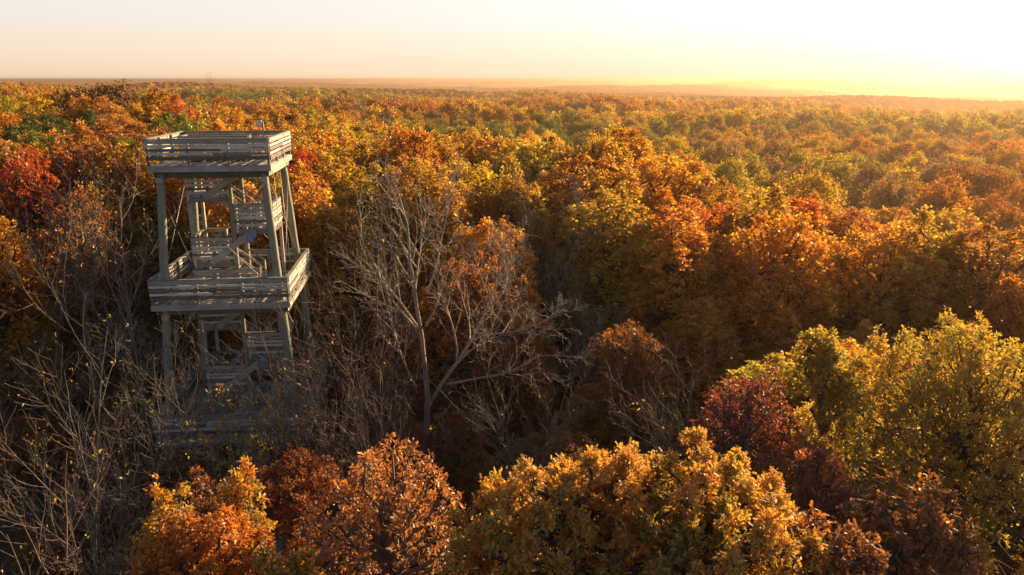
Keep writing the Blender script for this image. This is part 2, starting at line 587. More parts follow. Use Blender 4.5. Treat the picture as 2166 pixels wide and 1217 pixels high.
# stairs: four flights a storey between left and right landings
UL, UR = -0.62, 1.16
for lev in (0, 1):
    z0, z1 = DECKS[lev][0], DECKS[lev + 1][0]
    dzf = (z1 - z0) / 4
    # (u start, u end, v lane, z start)
    flights = [(UR, UL, 0.52, z0), (UL, UR, -0.52, z0 + dzf), (UR, UL, 0.52, z0 + 2 * dzf), (UL, UR, -0.52, z0 + 3 * dzf)]
    # mirrored: the lane at the front climbs from the left landing to the right one
    for k, (ua, ub, v, za) in enumerate(flights):
        zb = za + dzf
        b = MB()
        sg = 1 if ub > ua else -1
        for vv in (v - 0.565 if v < 0 else v - 0.45, v + 0.45 if v < 0 else v + 0.45):
            b.bar((ua - sg * 0.12, vv, za - 0.10), (ub + sg * 0.06, vv, zb - 0.13), 0.045, 0.27)
        n = 8
        for i in range(1, n):
            t = i / n
            u = ua + (ub - ua) * t
            b.box((u, v, za + dzf * t), (0.27, 0.85, 0.04))
        fl = b.build("stair_flight", M_BOARD, TOWER)
        h = MB()
        for vv in (v - 0.40, v + 0.40):
            for hh in (0.92, 0.5):
                h.bar((ua, vv, za + hh + 0.05), (ub, vv, zb + hh), 0.035, 0.05)
            for t in (0.02, 0.98):
                u = ua + (ub - ua) * t
                h.bar((u, vv + 0.05, za + dzf * t - 0.2), (u, vv + 0.05, za + dzf * t + 0.97), 0.07, 0.07, up=(1, 0, 0))
        h.build("handrail", M_BOARD, fl)
    # landings
    for k, left in ((1, True), (2, False), (3, True)):
        z = z0 + k * dzf
        u0, u1 = (-1.5, UL) if left else (UR, 2.05)
        b = MB()
        plank_deck(b, u0, u1, -0.98, 0.98, z)
        for v in (-1.0, 1.0):
            e0, e1 = (u0, 0.30) if left else (0.42, u1)
            b.bar((e0, v, z - 0.16), (e1, v, z - 0.16), 0.045, 0.24)
        for u in (u0 + 0.024, u1 - 0.024):
            b.bar((u, -0.975, z - 0.16), (u, 0.975, z - 0.16), 0.04, 0.22)
        ld = b.build("landing", M_BOARD, TOWER)
        e0, e1 = (u0, 0.26) if left else (0.46, u1)
        railing("landing_rail", (e0, -1.03), (e1, -1.03), z, (0, -1), ld, posts=3, cap=True, slats=LAND_SLATS)
        e0, e1 = (u0, -0.45) if left else (1.0, u1)
        railing("landing_rail", (e1, 1.03), (e0, 1.03), z, (0, 1), ld, posts=2, cap=True, slats=BACK_SLATS)
        uo = u0 - 0.03 if left else u1 + 0.03
        railing("landing_rail", (uo, 1.0), (uo, -1.0), z, (-1 if left else 1, 0), ld, posts=3, inset=0.03, slats=LAND_SLATS)
    # blue-grey gusset plate at the end of the front stringer under the right landing
    z = z0 + 2 * dzf
    g = MB()
    pl = [(0.86, z - 0.05), (1.32, z - 0.05), (1.34, z - 0.34), (1.02, z - 0.66), (0.90, z - 0.66)]
    V = [(u, -1.128, w) for u, w in pl] + [(u, -1.112, w) for u, w in pl]
    g.add(V, [(0, 1, 2, 3, 4), (9, 8, 7, 6, 5)] + [(i, i + 5, (i + 1) % 5 + 5, (i + 1) % 5) for i in range(5)])
    g.build("gusset_plate", M_PLATE, TOWER)

# stair posts (round at the front, square elsewhere)
for u, v, r in ((0.36, -1.0, 0.095), (0.36, 1.0, 0.12)):
    b = MB()
    zs = np.linspace(0, 16.3, 14)
    b.tube(np.array([[u + jit(0.006), v, z] for z in zs]), 1.12 * r - 0.15 * r * zs / 16, 10)
    b.build("stair_post", M_POLE, TOWER)
for u, v in ((-1.44, -0.93), (-1.44, 0.93), (2.0, -0.93), (2.0, 0.93)):
    b = MB()
    b.bar((u, v, 0), (u, v, 16.3 if u < 0 else 13.6), 0.14, 0.14, up=(1, 0, 0))
    b.build("stair_post", M_BOARD, TOWER)

# steel tie rods crossing each bay between the poles
def rod(p, q, r=0.010):
    b = MB()
    b.tube(np.array([p, q]), np.array([r, r]), 6)
    b.build("tie_rod", M_STEEL, TOWER)


for (za, zb) in ((0.4, 4.2), (4.9, 10.1), (11.0, 15.75)):
    A, B = pole_a(za) , pole_a(zb)
    for s1 in (-1, 1):
        f = s1 * 0.2
        rod((-A, s1 * A + f * (s1 * s1), za), (B, s1 * B + f, zb)); rod((A, s1 * A + f + 0.03, za), (-B, s1 * B + f + 0.03, zb))
        rod((s1 * A + f, -A, za), (s1 * B + f, B, zb)); rod((s1 * A + f + 0.03, A, za), (s1 * B + f + 0.03, -B, zb))
# hanging rods on the sunny side
rod((2.25, -0.2, 11.0), (2.1, -0.2, 16.1), 0.018)
rod((2.32, 1.0, 11.0), (2.15, 1.0, 16.1), 0.018)

# small pale panel on a post at the back rail of the top deck
b = MB()
b.bar((1.32, 2.36, 16.4), (1.26, 2.42, 18.08), 0.09, 0.09, up=(1, 0, 0))
sp = b.build("sign_post", M_DECK, TOWER)
b = MB(); b.box((1.10, 2.36, 18.02), (0.28, 0.10, 0.28))
b.build("sign_panel", M_SIGN, sp)
b = MB(); b.box((1.13, 2.36, 18.185), (0.36, 0.16, 0.04))
b.build("sign_cap", M_DARKBARK, sp)

# short props under the lowest deck
for u in np.linspace(-3.0, 3.0, 4):
    for v in (-3.0, 3.0):
        b = MB()
        b.bar((u, v, -0.3), (u, v, 4.33), 0.15, 0.15, up=(1, 0, 0))
        b.build("deck_prop", M_BOARD, TOWER)


# grey hard standing in front of the tower
def build_path():
    rs = np.random.default_rng(3)
    n = 40
    th = np.linspace(0, 2 * np.pi, n, endpoint=False)
    r = 2.6 * (1 + 0.25 * np.sin(2 * th + 1) + 0.08 * rs.normal(size=n))
    X, Y = -9.9 + 1.3 * r * np.cos(th), 29.6 + 0.8 * r * np.sin(th)
    V = np.concatenate([[[-9.9, 29.6, 0]], np.stack([X, Y, 0 * X], 1)])
    V[:, 2] = ground_z(V[:, 0], V[:, 1]) + 0.05
    F = [(0, i + 1, (i + 1) % n + 1) for i in range(n)]
    me = bpy.data.meshes.new("path")
    me.from_pydata([tuple(v) for v in V], [], F)
    me.materials.append(plain_mat("trodden_gravel", (0.20, 0.19, 0.19), 0.9, 0, 0.35, 5.0))
    tag(link("path", me), "patch of bare grey gravel in front of the tower", kind="structure")


build_path()

# ------------------------------------------------------------------ trees: leaves
LEAF_OAK = (np.array([[0, 0, 0], [.33, -.26, .05], [.47, -.10, .02], [.74, -.24, .05], [1.0, 0, -.04], [.70, .24, .05], [.50, .10, .02], [.30, .26, .05]]),
            [(0, 1, 2, 3, 4), (0, 4, 5, 6, 7)])
LEAF_OVAL = (np.array([[0, 0, 0], [.45, -.24, .05], [1.0, 0, -.03], [.45, .24, .05]]), [(0, 1, 2), (0, 2, 3)])
LEAF_KITE = (np.array([[0, 0, 0], [.5, -.34, .04], [1.0, 0, -.05], [.5, .34, .04]]), [(0, 1, 2, 3)])


def unit(a): return a / (np.linalg.norm(a, axis=-1, keepdims=True) + 1e-9)


def leaves_mesh(name, P, D, Nn, Ln, tint, shape, mat):
    """leaves at P pointing along D with face normal about Nn and length Ln"""
    T, polys = shape
    S = unit(np.cross(Nn, D)); U = np.cross(D, S)
    V = P[:, None] + Ln[:, None, None] * (T[None, :, 0:1] * D[:, None] + T[None, :, 1:2] * S[:, None] + T[None, :, 2:3] * U[:, None])
    n, k = len(P), len(T)
    lp = np.concatenate([np.array(p) for p in polys]); ln = [len(p) for p in polys]
    loops = (lp[None] + (np.arange(n) * k)[:, None]).ravel()
    st = np.cumsum([0] + ln[:-1])
    starts = (st[None] + (np.arange(n) * len(lp))[:, None]).ravel()
    return np_mesh(name, V.reshape(-1, 3), loops, starts, mat, {"tint": np.repeat(tint, len(polys))})


def rosettes(rs, C, O, nl, L, shape, mat, name, droop=0.1, spread=0.75, jitter=0.05, tint_c=None):
    """a spray of nl leaves round each shoot tip C with outward axis O"""
    n = len(C)
    P = np.repeat(C, nl, 0) + rs.normal(size=(n * nl, 3)) * jitter
    O2 = np.repeat(O, nl, 0)
    D = unit(unit(rs.normal(size=(n * nl, 3))) * spread + O2 * 0.55 - np.array([0, 0, droop]))
    Nn = unit(O2 * 0.6 + np.array([0, 0, 0.6]) + rs.normal(size=(n * nl, 3)) * 0.55)
    Ln = L * rs.uniform(0.55, 1.3, n * nl)
    tc = rs.uniform(0, 1, n) if tint_c is None else tint_c
    tint = np.clip(np.repeat(tc, nl) * 0.6 + rs.uniform(-0.05, 0.45, n * nl), 0, 1)
    return leaves_mesh(name, P, D, Nn, Ln, tint, shape, mat)


def make_lobes(rs, R, Ht, depth, n, rl=(0.26, 0.44), flat=1.0, tall=1.15):
    """crown as a union of puffs: returns centres, radii"""
    out_c, out_r = [], []
    for i in range(n):
        for _ in range(30):
            a = rs.uniform(0, 2 * np.pi); q = math.sqrt(rs.uniform(0, 1))
            r = R * rs.uniform(*rl)
            rad = q * max(R - r * 0.8, 0.1)
            prof = math.sqrt(max(0, 1 - (rad / R) ** 2 * 0.9))
            top = Ht - depth * 0.62 * (1 - prof ** flat) - r * tall
            z = top - (rs.uniform(0, 1) ** 2.2) * depth * 0.55
            z += rs.normal() * depth * 0.05
            c = np.array([rad * math.cos(a), rad * math.sin(a), z])
            if all(np.linalg.norm(c - o) > 0.62 * min(r, p) + 0.25 * R * 0.3 for o, p in zip(out_c, out_r)): break
        out_c.append(c); out_r.append(r)
    return np.array(out_c), np.array(out_r)


def make_puffs(rs, R, Ht, depth, r_mean, flat=1.0, n_try=1400, gap=0.80):
    """puffs packed over a domed crown, so that gaps stay between them"""
    C, Q = [], []
    f1, f2, f3 = rs.uniform(0, 6.28, 3)
    R0 = R
    for _ in range(n_try):
        a = rs.uniform(0, 2 * np.pi); q = rs.uniform(0, 1) ** 0.55
        R = R0 * (1 + 0.16 * math.sin(2 * a + f1) + 0.10 * math.sin(3 * a + f2))
        r = r_mean * rs.uniform(0.65, 1.3)
        rad = q * (R - r * 0.6)
        prof = math.sqrt(max(0.0, 1 - q ** 2)) ** flat
        z = Ht - r * 1.3 - depth * 0.62 * (1 - prof) - rs.uniform(0, 1) ** 2.5 * depth * 0.25 + rs.normal() * r_mean * 0.35
        if q > 0.75 and rs.uniform() < 0.5: z -= rs.uniform(0, 0.35) * depth
        z -= depth * 0.24 * q * (0.5 + 0.5 * math.sin(2 * a + f3))
        z = min(z, Ht - r * 1.15)
        c = np.array([rad * math.cos(a), rad * math.sin(a), z])
        if all(np.linalg.norm((c - o) * (1, 1, 0.8)) > gap * (r + p) for o, p in zip(C, Q)):
            C.append(c); Q.append(r)
    return np.array(C), np.array(Q)


def shell(rs, C, R, n, tall=1.15, up=0.35):
    """n shoot tips spread over the puffs, mostly outside"""
    w = R ** 2; w = w / w.sum()
    k = rs.choice(len(C), n, p=w)
    d = unit(rs.normal(size=(n, 3)) + np.array([0, 0, up]))
    q = R[k] * rs.uniform(0.35, 1.0, n) ** 0.45
    q *= 1 + 0.16 * rs.normal(size=n).clip(-1.5, 2)
    taper = 1 - 0.45 * np.clip(d[:, 2:3], 0, 1) * (tall > 1.05)
    P = C[k] + d * q[:, None] * np.concatenate([taper, taper, 0 * taper + tall], 1)
    # keep tips that are not deep in another puff
    dist = np.linalg.norm((P[:, None] - C[None]) / np.array([1, 1, tall]), axis=2) / R[None]
    dist[np.arange(n), k] = 9
    keep = dist.min(1) > rs.uniform(0.2, 0.75, n)
    return P[keep], d[keep], k[keep]


def branch_line(rs, p, q, r0, r1, n=6, wob=0.06, sag=0.0, sides=5):
    t = np.linspace(0, 1, n)
    L = np.linalg.norm(np.asarray(q) - np.asarray(p))
    pts = np.asarray(p)[None] * (1 - t)[:, None] + np.asarray(q)[None] * t[:, None]
    w = rs.normal(size=(n, 3)) * wob * L; w[0] = 0; w[-1] = 0
    pts = pts + w
    pts[:, 2] += -sag * L * np.sin(np.pi * t)
    return pts, r0 + (r1 - r0) * t ** 0.8, sides


def leafy_tree(seed, R, Ht, depth, nlobes=14, ntips=900, nl=8, L=0.14, shape=LEAF_OAK, mat=None, bark=None, name="tree",
               rl=(0.26, 0.44), flat=1.0, tall=1.15, up=0.35, twigs=0.25, droop=0.1, spread=0.75, trunk_r=None, lean=(0, 0), jitter=0.05, puff=0.0, gap=0.80):
    """returns (trunk mesh, crown mesh); origin at the foot of the trunk"""
    rs = np.random.default_rng(seed)
    C, Rr = make_puffs(rs, R, Ht, depth, puff, flat, gap=gap) if puff else make_lobes(rs, R, Ht, depth, nlobes, rl, flat, tall)
    C[:, 0] += lean[0]; C[:, 1] += lean[1]
    P, O, k = shell(rs, C, Rr, ntips, tall, up)
    lobe_t = rs.uniform(0, 1, len(C))
    tc = np.clip(0.55 * lobe_t[k] + 0.45 * rs.uniform(0, 1, len(k)), 0, 1)
    crown = rosettes(rs, P, O, nl, L, shape, mat, name + "_crown", droop, spread, jitter, tc)
    tr = trunk_r or 0.017 * Ht + 0.02
    fork = np.array([lean[0] * .4, lean[1] * .4, Ht - depth * rs.uniform(0.85, 1.0)])
    lines = []
    pts, rad, sd = branch_line(rs, (0, 0, -0.4), fork, tr * 1.25, tr * 0.8, 8, 0.012, 0, 8)
    rad[0] *= 1.25
    lines.append((pts, rad, sd))
    topl = fork + np.array([lean[0] * .6, lean[1] * .6, depth * 0.55])
    pts, rad, sd = branch_line(rs, fork, topl, tr * 0.8, tr * 0.25, 6, 0.03, 0, 6)
    lines.append((pts, rad, sd))
    for c, r in zip(C, Rr):
        t = np.clip((c[2] - fork[2]) / (topl[2] - fork[2]) * 0.55 + rs.uniform(-.1, .1), 0, 0.95)
        s = fork * (1 - t) + topl * t
        lines.append(branch_line(rs, s, c, tr * 0.42, tr * 0.14, 6, 0.05, 0.06, 5))
    m = rs.uniform(size=len(P)) < twigs
    for p, kk in zip(P[m], k[m]):
        c = C[kk] + rs.normal(size=3) * 0.12 * Rr[kk]
        lines.append(branch_line(rs, c, p, max(tr * 0.11, 0.012), 0.007, 4, 0.05, 0.0, 3))
    trunk = tubes_mesh(name + "_trunk", lines, bark or M_BARK)
    return trunk, crown


def grow(rs, p, d, L, r, lev, maxlev, lines, ends, up=0.12, kids=(5, 8), ang=(28, 58), ratio=(0.42, 0.68), wob=0.14, rmin=0.008, seg=6, first=0.25):
    n = seg if lev < 3 else 4
    pts = [np.array(p, float)]
    d = unit(np.array(d, float))
    dirs = [d]
    for i in range(n):
        d = unit(d + rs.normal(size=3) * wob + np.array([0, 0, up * (0.6 if lev == 0 else 1)]))
        pts.append(pts[-1] + d * L / n); dirs.append(d)
    pts = np.array(pts)
    rad = np.maximum(r * (1 - 0.75 * np.linspace(0, 1, n + 1)), rmin * 0.8)
    lines.append((pts, rad, 8 if lev == 0 else (6 if lev == 1 else (4 if lev == 2 else 3))))
    if lev >= maxlev:
        ends.append((pts[-1], d))
        return
    nk = int(rs.integers(kids[0], kids[1] + 1))
    a0 = rs.uniform(0, 2 * np.pi)
    for j in range(nk):
        t = first + (0.97 - first) * (j + rs.uniform(0.1, 0.9)) / nk if lev else first + (0.97 - first) * (j + rs.uniform(0, 1)) / nk
        f = t * n; i = min(int(f), n - 1); q = pts[i] * (1 - (f - i)) + pts[i + 1] * (f - i)
        dd = dirs[i + 1]
        a = a0 + j * 2.4 + rs.normal() * 0.4
        e1 = unit(np.cross(dd, [0.3, 0.5, 0.8])); e2 = np.cross(dd, e1)
        th = math.radians(rs.uniform(*ang))
        nd = dd * math.cos(th) + (e1 * math.cos(a) + e2 * math.sin(a)) * math.sin(th)
        nl = L * rs.uniform(*ratio) * (1.0 - 0.35 * t)
        nr = max(min(rad[i] * 0.72, r * 0.62), rmin)
        grow(rs, q, nd, nl, nr, lev + 1, maxlev, lines, ends, up, kids if lev < 1 else (max(2, kids[0] - 1), max(3, kids[1] - 1)), ang, ratio, wob, rmin, seg, 0.2)


def bare_tree(seed, Ht, R, fork_z, nlimbs=5, tr=0.16, maxlev=3, limbs=None, up=0.10, kids=(4, 7), rmin=0.008, name="bare", bark=None,
              nleaf=0, leaf=0.1, lmat=None, ang=(28, 56), ratio=(0.42, 0.66), lean=(0, 0)):
    """leafless tree -> (trunk, branches mesh, leaves mesh or None)"""
    rs = np.random.default_rng(seed)
    fork = np.array([lean[0], lean[1], fork_z])
    pts, rad, sd = branch_line(rs, (0, 0, -0.4), fork, tr * 1.2, tr * 0.85, 8, 0.012, 0, 10)
    rad[0] *= 1.3
    trunk = tubes_mesh(name + "_trunk", [(pts, rad, sd)], bark)
    lines, ends = [], []
    if limbs is None:
        limbs = []
        for i in range(nlimbs):
            a = i * 2.4 + rs.uniform(-.4, .4)
            tilt = math.radians(8 if i == 0 else rs.uniform(18, 52))
            d = np.array([math.sin(tilt) * math.cos(a), math.sin(tilt) * math.sin(a), math.cos(tilt)])
            reach = min((Ht - fork_z) / max(d[2], .2), R / max(math.sin(tilt), .15)) * rs.uniform(.8, 1.0)
            limbs.append((d, reach, 0.0 if i < 3 else rs.uniform(-.35, 0)))
    for lb in limbs:
        d, reach, dz = lb[:3]
        s = lb[3] if len(lb) > 3 else fork + np.array([0, 0, dz * fork_z * 0.5])
        grow(rs, s, d, reach, tr * 0.8 * lb[4] if len(lb) > 3 else tr * 0.6 * min(1.0, 0.55 + reach / 18), 0, maxlev, lines, ends, up, kids, ang, ratio, 0.09, rmin)
    br = tubes_mesh(name + "_branches", lines, bark)
    lv = None
    if nleaf and ends:
        E = np.array([e[0] for e in ends]); O = np.array([e[1] for e in ends])
        k = rs.choice(len(E), min(nleaf, len(E) * 3))
        lv = rosettes(rs, E[k] + rs.normal(size=(len(k), 3)) * .12, O[k], 2, leaf, LEAF_OVAL, lmat, name + "_leaves", 0.4, 1.0, 0.07)
    return trunk, br, lv


def plant(name, trunk, crown, loc, rz=0.0, scl=(1, 1, 1), label=None, cat="tree", group=None, color=None, leaves=None, crown_name="crown"):
    root = empty(name, loc, rz)
    root.scale = scl
    tag(root, label, cat, group)
    link("trunk", trunk, root)
    c = link(crown_name, crown, root)
    if color: c.color = (*color, 1)
    if leaves:
        l = link("leaves", leaves, root)
        if color: l.color = (*color, 1)
    return root


# ------------------------------------------------------------------ hand-placed near trees
# leaf colours as measured by eye on the photographed trees
G_OAK = [(0.0, (0.06, 0.09, 0.018)), (0.24, (0.24, 0.205, 0.032)), (0.44, (0.47, 0.285, 0.042)), (0.8, (0.55, 0.235, 0.045)), (1.0, (0.44, 0.14, 0.03))]
Y_OAK = [(0.0, (0.14, 0.13, 0.02)), (0.35, (0.34, 0.27, 0.035)), (0.75, (0.50, 0.305, 0.045)), (1.0, (0.50, 0.19, 0.03))]
O_BRN = [(0.0, (0.13, 0.055, 0.02)), (0.4, (0.34, 0.13, 0.03)), (0.8, (0.50, 0.21, 0.045)), (1.0, (0.55, 0.28, 0.08))]
D_RED = [(0.0, (0.07, 0.018, 0.014)), (0.5, (0.18, 0.042, 0.02)), (1.0, (0.32, 0.095, 0.03))]
F_RED = [(0.0, (0.22, 0.035, 0.015)), (0.5, (0.45, 0.085, 0.02)), (1.0, (0.58, 0.17, 0.035))]
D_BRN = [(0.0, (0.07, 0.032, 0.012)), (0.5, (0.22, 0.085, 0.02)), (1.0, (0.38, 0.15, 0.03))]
O_YEL = [(0.0, (0.20, 0.20, 0.03)), (0.35, (0.42, 0.29, 0.035)), (0.6, (0.50, 0.21, 0.03)), (1.0, (0.46, 0.11, 0.02))]
YELL = [(0.0, (0.40, 0.22, 0.03)), (1.0, (0.60, 0.42, 0.05))]

MATS = {}


def lm(name, stops, **k):
    if name not in MATS: MATS[name] = leaf_mat(name, stops, **k)
    return MATS[name]


def place(px, py, Y, dx=0.0):
    """foot of a tree whose top shows at this pixel and which stands at depth Y -> (x, y, ground z), height"""
    P = at_y(px, py, Y)
    g = float(ground_z(P[0], P[1]))
    return (P[0], P[1], g), P[2] - g


TAKEN = []     # (x, y, radius) of hand-placed trees


def near_leafy(kind, px, py, Y, R, depth, label, mat, seed, group=None, **k):
    loc, Ht = place(px, py, Y)
    t, c = leafy_tree(seed, R, Ht, depth, mat=mat, name=kind, **k)
    TAKEN.append((loc[0], loc[1], R * 0.85))
    return plant(kind, t, c, loc, 0, label=label, group=group)


M1 = lm("green_gold_oak_leaf", G_OAK, trans=0.5, gloss=0.05)
near_leafy("oak_tree", 1235, 955, 14.4, 2.6, 3.3, "broad green and gold oak, left half of the bright pair along the lower edge", M1, 11,
           puff=0.36, gap=1.0, ntips=3900, nl=10, L=0.118, flat=0.8, tall=1.35, up=0.5)
near_leafy("oak_tree", 1495, 960, 14.2, 2.6, 3.3, "broad green and gold oak, right half of the bright pair beside the dark red maple", M1, 12,
           puff=0.36, gap=1.0, ntips=3900, nl=10, L=0.118, flat=0.8, tall=1.35, up=0.5)
M_TIP = lm("yellow_tip_leaf", O_YEL)
near_leafy("oak_sapling", 340, 1030, 17.4, 0.85, 3.6, "pointed yellow-green oak sapling at lower left, left one of a bright pair", M_TIP, 13,
           puff=0.34, ntips=700, nl=10, L=0.135, flat=0.7, tall=2.0, up=0.6)
near_leafy("oak_sapling", 508, 985, 18.0, 0.75, 3.6, "pointed yellow-green oak sapling beside the grey gravel, right one of a bright pair", M_TIP, 131,
           puff=0.32, ntips=650, nl=10, L=0.135, flat=0.7, tall=2.0, up=0.6)
near_leafy("oak_tree", 425, 1085, 16.4, 1.6, 3.2, "low bright orange oak below the two yellow-green saplings", lm("bright_orange_leaf", [(0.0, (0.20, 0.06, 0.02)), (0.4, (0.46, 0.17, 0.03)), (1.0, (0.56, 0.26, 0.045))]), 132,
           puff=0.4, ntips=1500, nl=9, L=0.135, flat=0.8, tall=1.4, up=0.5)
near_leafy("oak_tree", 420, 1000, 20.0, 1.2, 3.5, "dark rusty oak behind the two yellow-green saplings", lm("rust_oak_leaf", D_BRN, gloss=0.05), 133,
           puff=0.4, ntips=900, nl=8, L=0.13, flat=0.8, tall=1.3)
near_leafy("oak_tree", 810, 935, 18.2, 2.5, 5.5, "thin orange-brown oak showing its branches, in front of the tower", lm("orange_brown_leaf", O_BRN, gloss=0.06), 14,
           puff=0.5, ntips=1900, nl=6, L=0.13, tall=1.4, twigs=0.5, up=0.5, bark=M_REDBARK)
near_leafy("maple_tree", 620, 962, 22.5, 1.9, 4.0, "low brick-red maple just below the tower's lowest deck", lm("brick_red_leaf", [(0.0, (0.12, 0.035, 0.014)), (0.5, (0.28, 0.085, 0.02)), (1.0, (0.42, 0.16, 0.035))]), 15,
           nlobes=14, ntips=1200, nl=8, L=0.13)
near_leafy("oak_sapling", 600, 1150, 16.0, 0.8, 2.4, "green-yellow oak sapling at the lower edge of the picture beside the gravel", lm("green_gold_oak_leaf", G_OAK), 16,
           nlobes=6, ntips=320, nl=9, L=0.16)
near_leafy("maple_tree", 1580, 795, 23.0, 2.0, 3.6, "dark red maple in front of the big yellow-green oak", lm("dark_red_leaf", D_RED, gloss=0.06), 17,
           puff=0.5, ntips=1500, nl=8, L=0.13, flat=0.7, tall=1.2, twigs=0.4, bark=M_DARKBARK)
near_leafy("maple_tree", 1730, 935, 18.5, 2.0, 4.0, "brown-red maple under the big oak's left branches", lm("brown_red_leaf", [(0.0, (0.08, 0.025, 0.014)), (0.5, (0.25, 0.07, 0.02)), (1.0, (0.42, 0.15, 0.03))], gloss=0.05), 18,
           puff=0.5, ntips=1500, nl=8, L=0.12, flat=0.7, tall=1.2, twigs=0.4, bark=M_DARKBARK)
near_leafy("oak_tree", 2095, 680, 21.3, 4.6, 8.5, "tall yellow-green oak, largest crown at the right edge", lm("yellow_green_oak_leaf", Y_OAK, gloss=0.05), 19,
           puff=0.48, gap=0.84, ntips=8600, nl=9, L=0.13, flat=0.8, tall=1.5, up=0.5, twigs=0.08, trunk_r=0.13)
near_leafy("oak_tree", 1765, 705, 23.0, 1.3, 6.0, "slender yellow-green oak left of the largest right-edge crown", lm("yellow_green_oak_leaf", Y_OAK, gloss=0.05), 20,
           nlobes=12, ntips=900, nl=9, L=0.16, rl=(0.3, 0.5), tall=1.6, twigs=0.4)
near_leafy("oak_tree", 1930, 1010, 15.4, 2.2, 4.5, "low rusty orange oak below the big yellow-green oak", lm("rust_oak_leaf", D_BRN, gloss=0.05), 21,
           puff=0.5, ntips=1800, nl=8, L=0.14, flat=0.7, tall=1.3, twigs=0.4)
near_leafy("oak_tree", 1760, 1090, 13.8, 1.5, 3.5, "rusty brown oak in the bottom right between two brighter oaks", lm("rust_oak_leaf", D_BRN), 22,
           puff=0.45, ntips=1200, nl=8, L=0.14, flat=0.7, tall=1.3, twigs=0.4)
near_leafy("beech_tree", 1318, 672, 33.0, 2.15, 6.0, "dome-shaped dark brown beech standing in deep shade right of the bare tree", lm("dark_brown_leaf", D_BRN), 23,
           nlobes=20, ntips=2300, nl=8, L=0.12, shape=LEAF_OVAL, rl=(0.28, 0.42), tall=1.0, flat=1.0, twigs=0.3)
near_leafy("oak_tree", 1010, 540, 37.0, 3.4, 7.0, "orange oak behind the big bare grey tree", lm("orange_oak_leaf", [(0.0, (0.16, 0.06, 0.015)), (0.5, (0.42, 0.15, 0.02)), (1.0, (0.58, 0.24, 0.035))]), 24,
           puff=0.6, ntips=2600, nl=8, L=0.16, shape=LEAF_OVAL, tall=1.4)
near_leafy("maple_tree", 640, 310, 52.0, 1.9, 9.0, "scarlet maple right behind the top of the tower", lm("scarlet_leaf", [(0.0, (0.25, 0.03, 0.012)), (0.6, (0.52, 0.07, 0.015)), (1.0, (0.60, 0.16, 0.02))]), 25,
           puff=0.5, ntips=2400, nl=8, L=0.17, shape=LEAF_OVAL, tall=1.5)
near_leafy("maple_tree", 40, 305, 42.0, 2.6, 8.0, "orange-red maple at the left edge above the bare thicket", lm("fire_red_leaf", F_RED), 26,
           puff=0.5, ntips=2600, nl=8, L=0.16, shape=LEAF_OVAL, tall=1.5)
near_leafy("maple_tree", 140, 395, 36.0, 2.6, 8.0, "sparse rusty orange maple mixed into the bare thicket at left", lm("rust_sparse_leaf", [(0.0, (0.2, 0.06, 0.02)), (1.0, (0.5, 0.19, 0.04))]), 27,
           nlobes=22, ntips=800, nl=4, L=0.15, shape=LEAF_OVAL, twigs=0.9, bark=M_REDBARK)
near_leafy("shrub", 480, 830, 27.6, 2.9, 5.5, "thin shrub with scattered yellow leaves in front of the lowest deck", lm("yellow_sparse_leaf", YELL), 28,
           nlobes=16, ntips=650, nl=4, L=0.14, shape=LEAF_OVAL, twigs=0.6, bark=M_GREYBARK, trunk_r=0.05)

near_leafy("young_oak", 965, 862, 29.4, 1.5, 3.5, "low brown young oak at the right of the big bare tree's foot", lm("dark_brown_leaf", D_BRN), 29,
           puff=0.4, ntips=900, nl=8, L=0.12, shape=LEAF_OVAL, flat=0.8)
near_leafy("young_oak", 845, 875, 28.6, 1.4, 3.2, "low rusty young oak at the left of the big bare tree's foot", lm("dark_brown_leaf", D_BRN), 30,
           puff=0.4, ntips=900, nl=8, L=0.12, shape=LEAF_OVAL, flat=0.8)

# the big bare tree in the middle: limbs laid out like the photographed ones
loc, Ht = place(890, 385, 31.0)
lm_fork = 5.9
def dirpx(px, py, dy, base_px=(905, 850), Y=31.0):
    a = at_y(*base_px, Y); b = at_y(px, py, Y + dy)
    v = b - a
    return unit(v), float(np.linalg.norm(v))


loc = tuple(at_y(905, 905, 31.0)[:2]) + (0.0,)
limbs = []
for (bx, by, px, py, dy, th) in ((905, 850, 888, 388, 0.3, 1.0), (897, 722, 788, 452, -0.9, .62), (903, 865, 1085, 545, 1.3, .8), (880, 820, 755, 612, -0.6, .55), (903, 617, 1003, 420, 1.4, .42),
                                 (899, 560, 826, 405, 0.9, .42), (946, 813, 1180, 775, -1.6, .5), (1000, 705, 1190, 735, 0.9, .42), (1032, 655, 1115, 470, 0.2, .4), (930, 825, 1010, 905, -2.0, .32),
                                 (901, 690, 985, 520, -1.0, .42), (960, 780, 1120, 640, -1.2, .45)):
    t_ = max(0.0, (bx - 903) / 182.0)
    A = at_y(bx, by, 31.0 + 1.3 * t_); B = at_y(px, py, 31.0 + dy)
    v = B - A
    limbs.append((unit(v), float(np.linalg.norm(v)), 0.0, A - np.array(loc), th))
t, br, lv = bare_tree(31, 16, 6, float(at_y(905, 850, 31)[2]), tr=0.15, maxlev=3, limbs=limbs, up=0.05, kids=(6, 8), name="bare_grey", bark=M_GREYBARK, ratio=(0.34, 0.6), rmin=0.0085)
plant("bare_tree", t, br, loc, label="large bare silver-grey tree with wide spreading limbs right of the tower", cat="tree", crown_name="branches")
TAKEN.append((loc[0], loc[1], 3.0))

BARK = {'g': M_GREYBARK, 'r': M_REDBARK, 'd': M_DARKBARK}
M_YSP = lm("yellow_sparse_leaf", YELL)
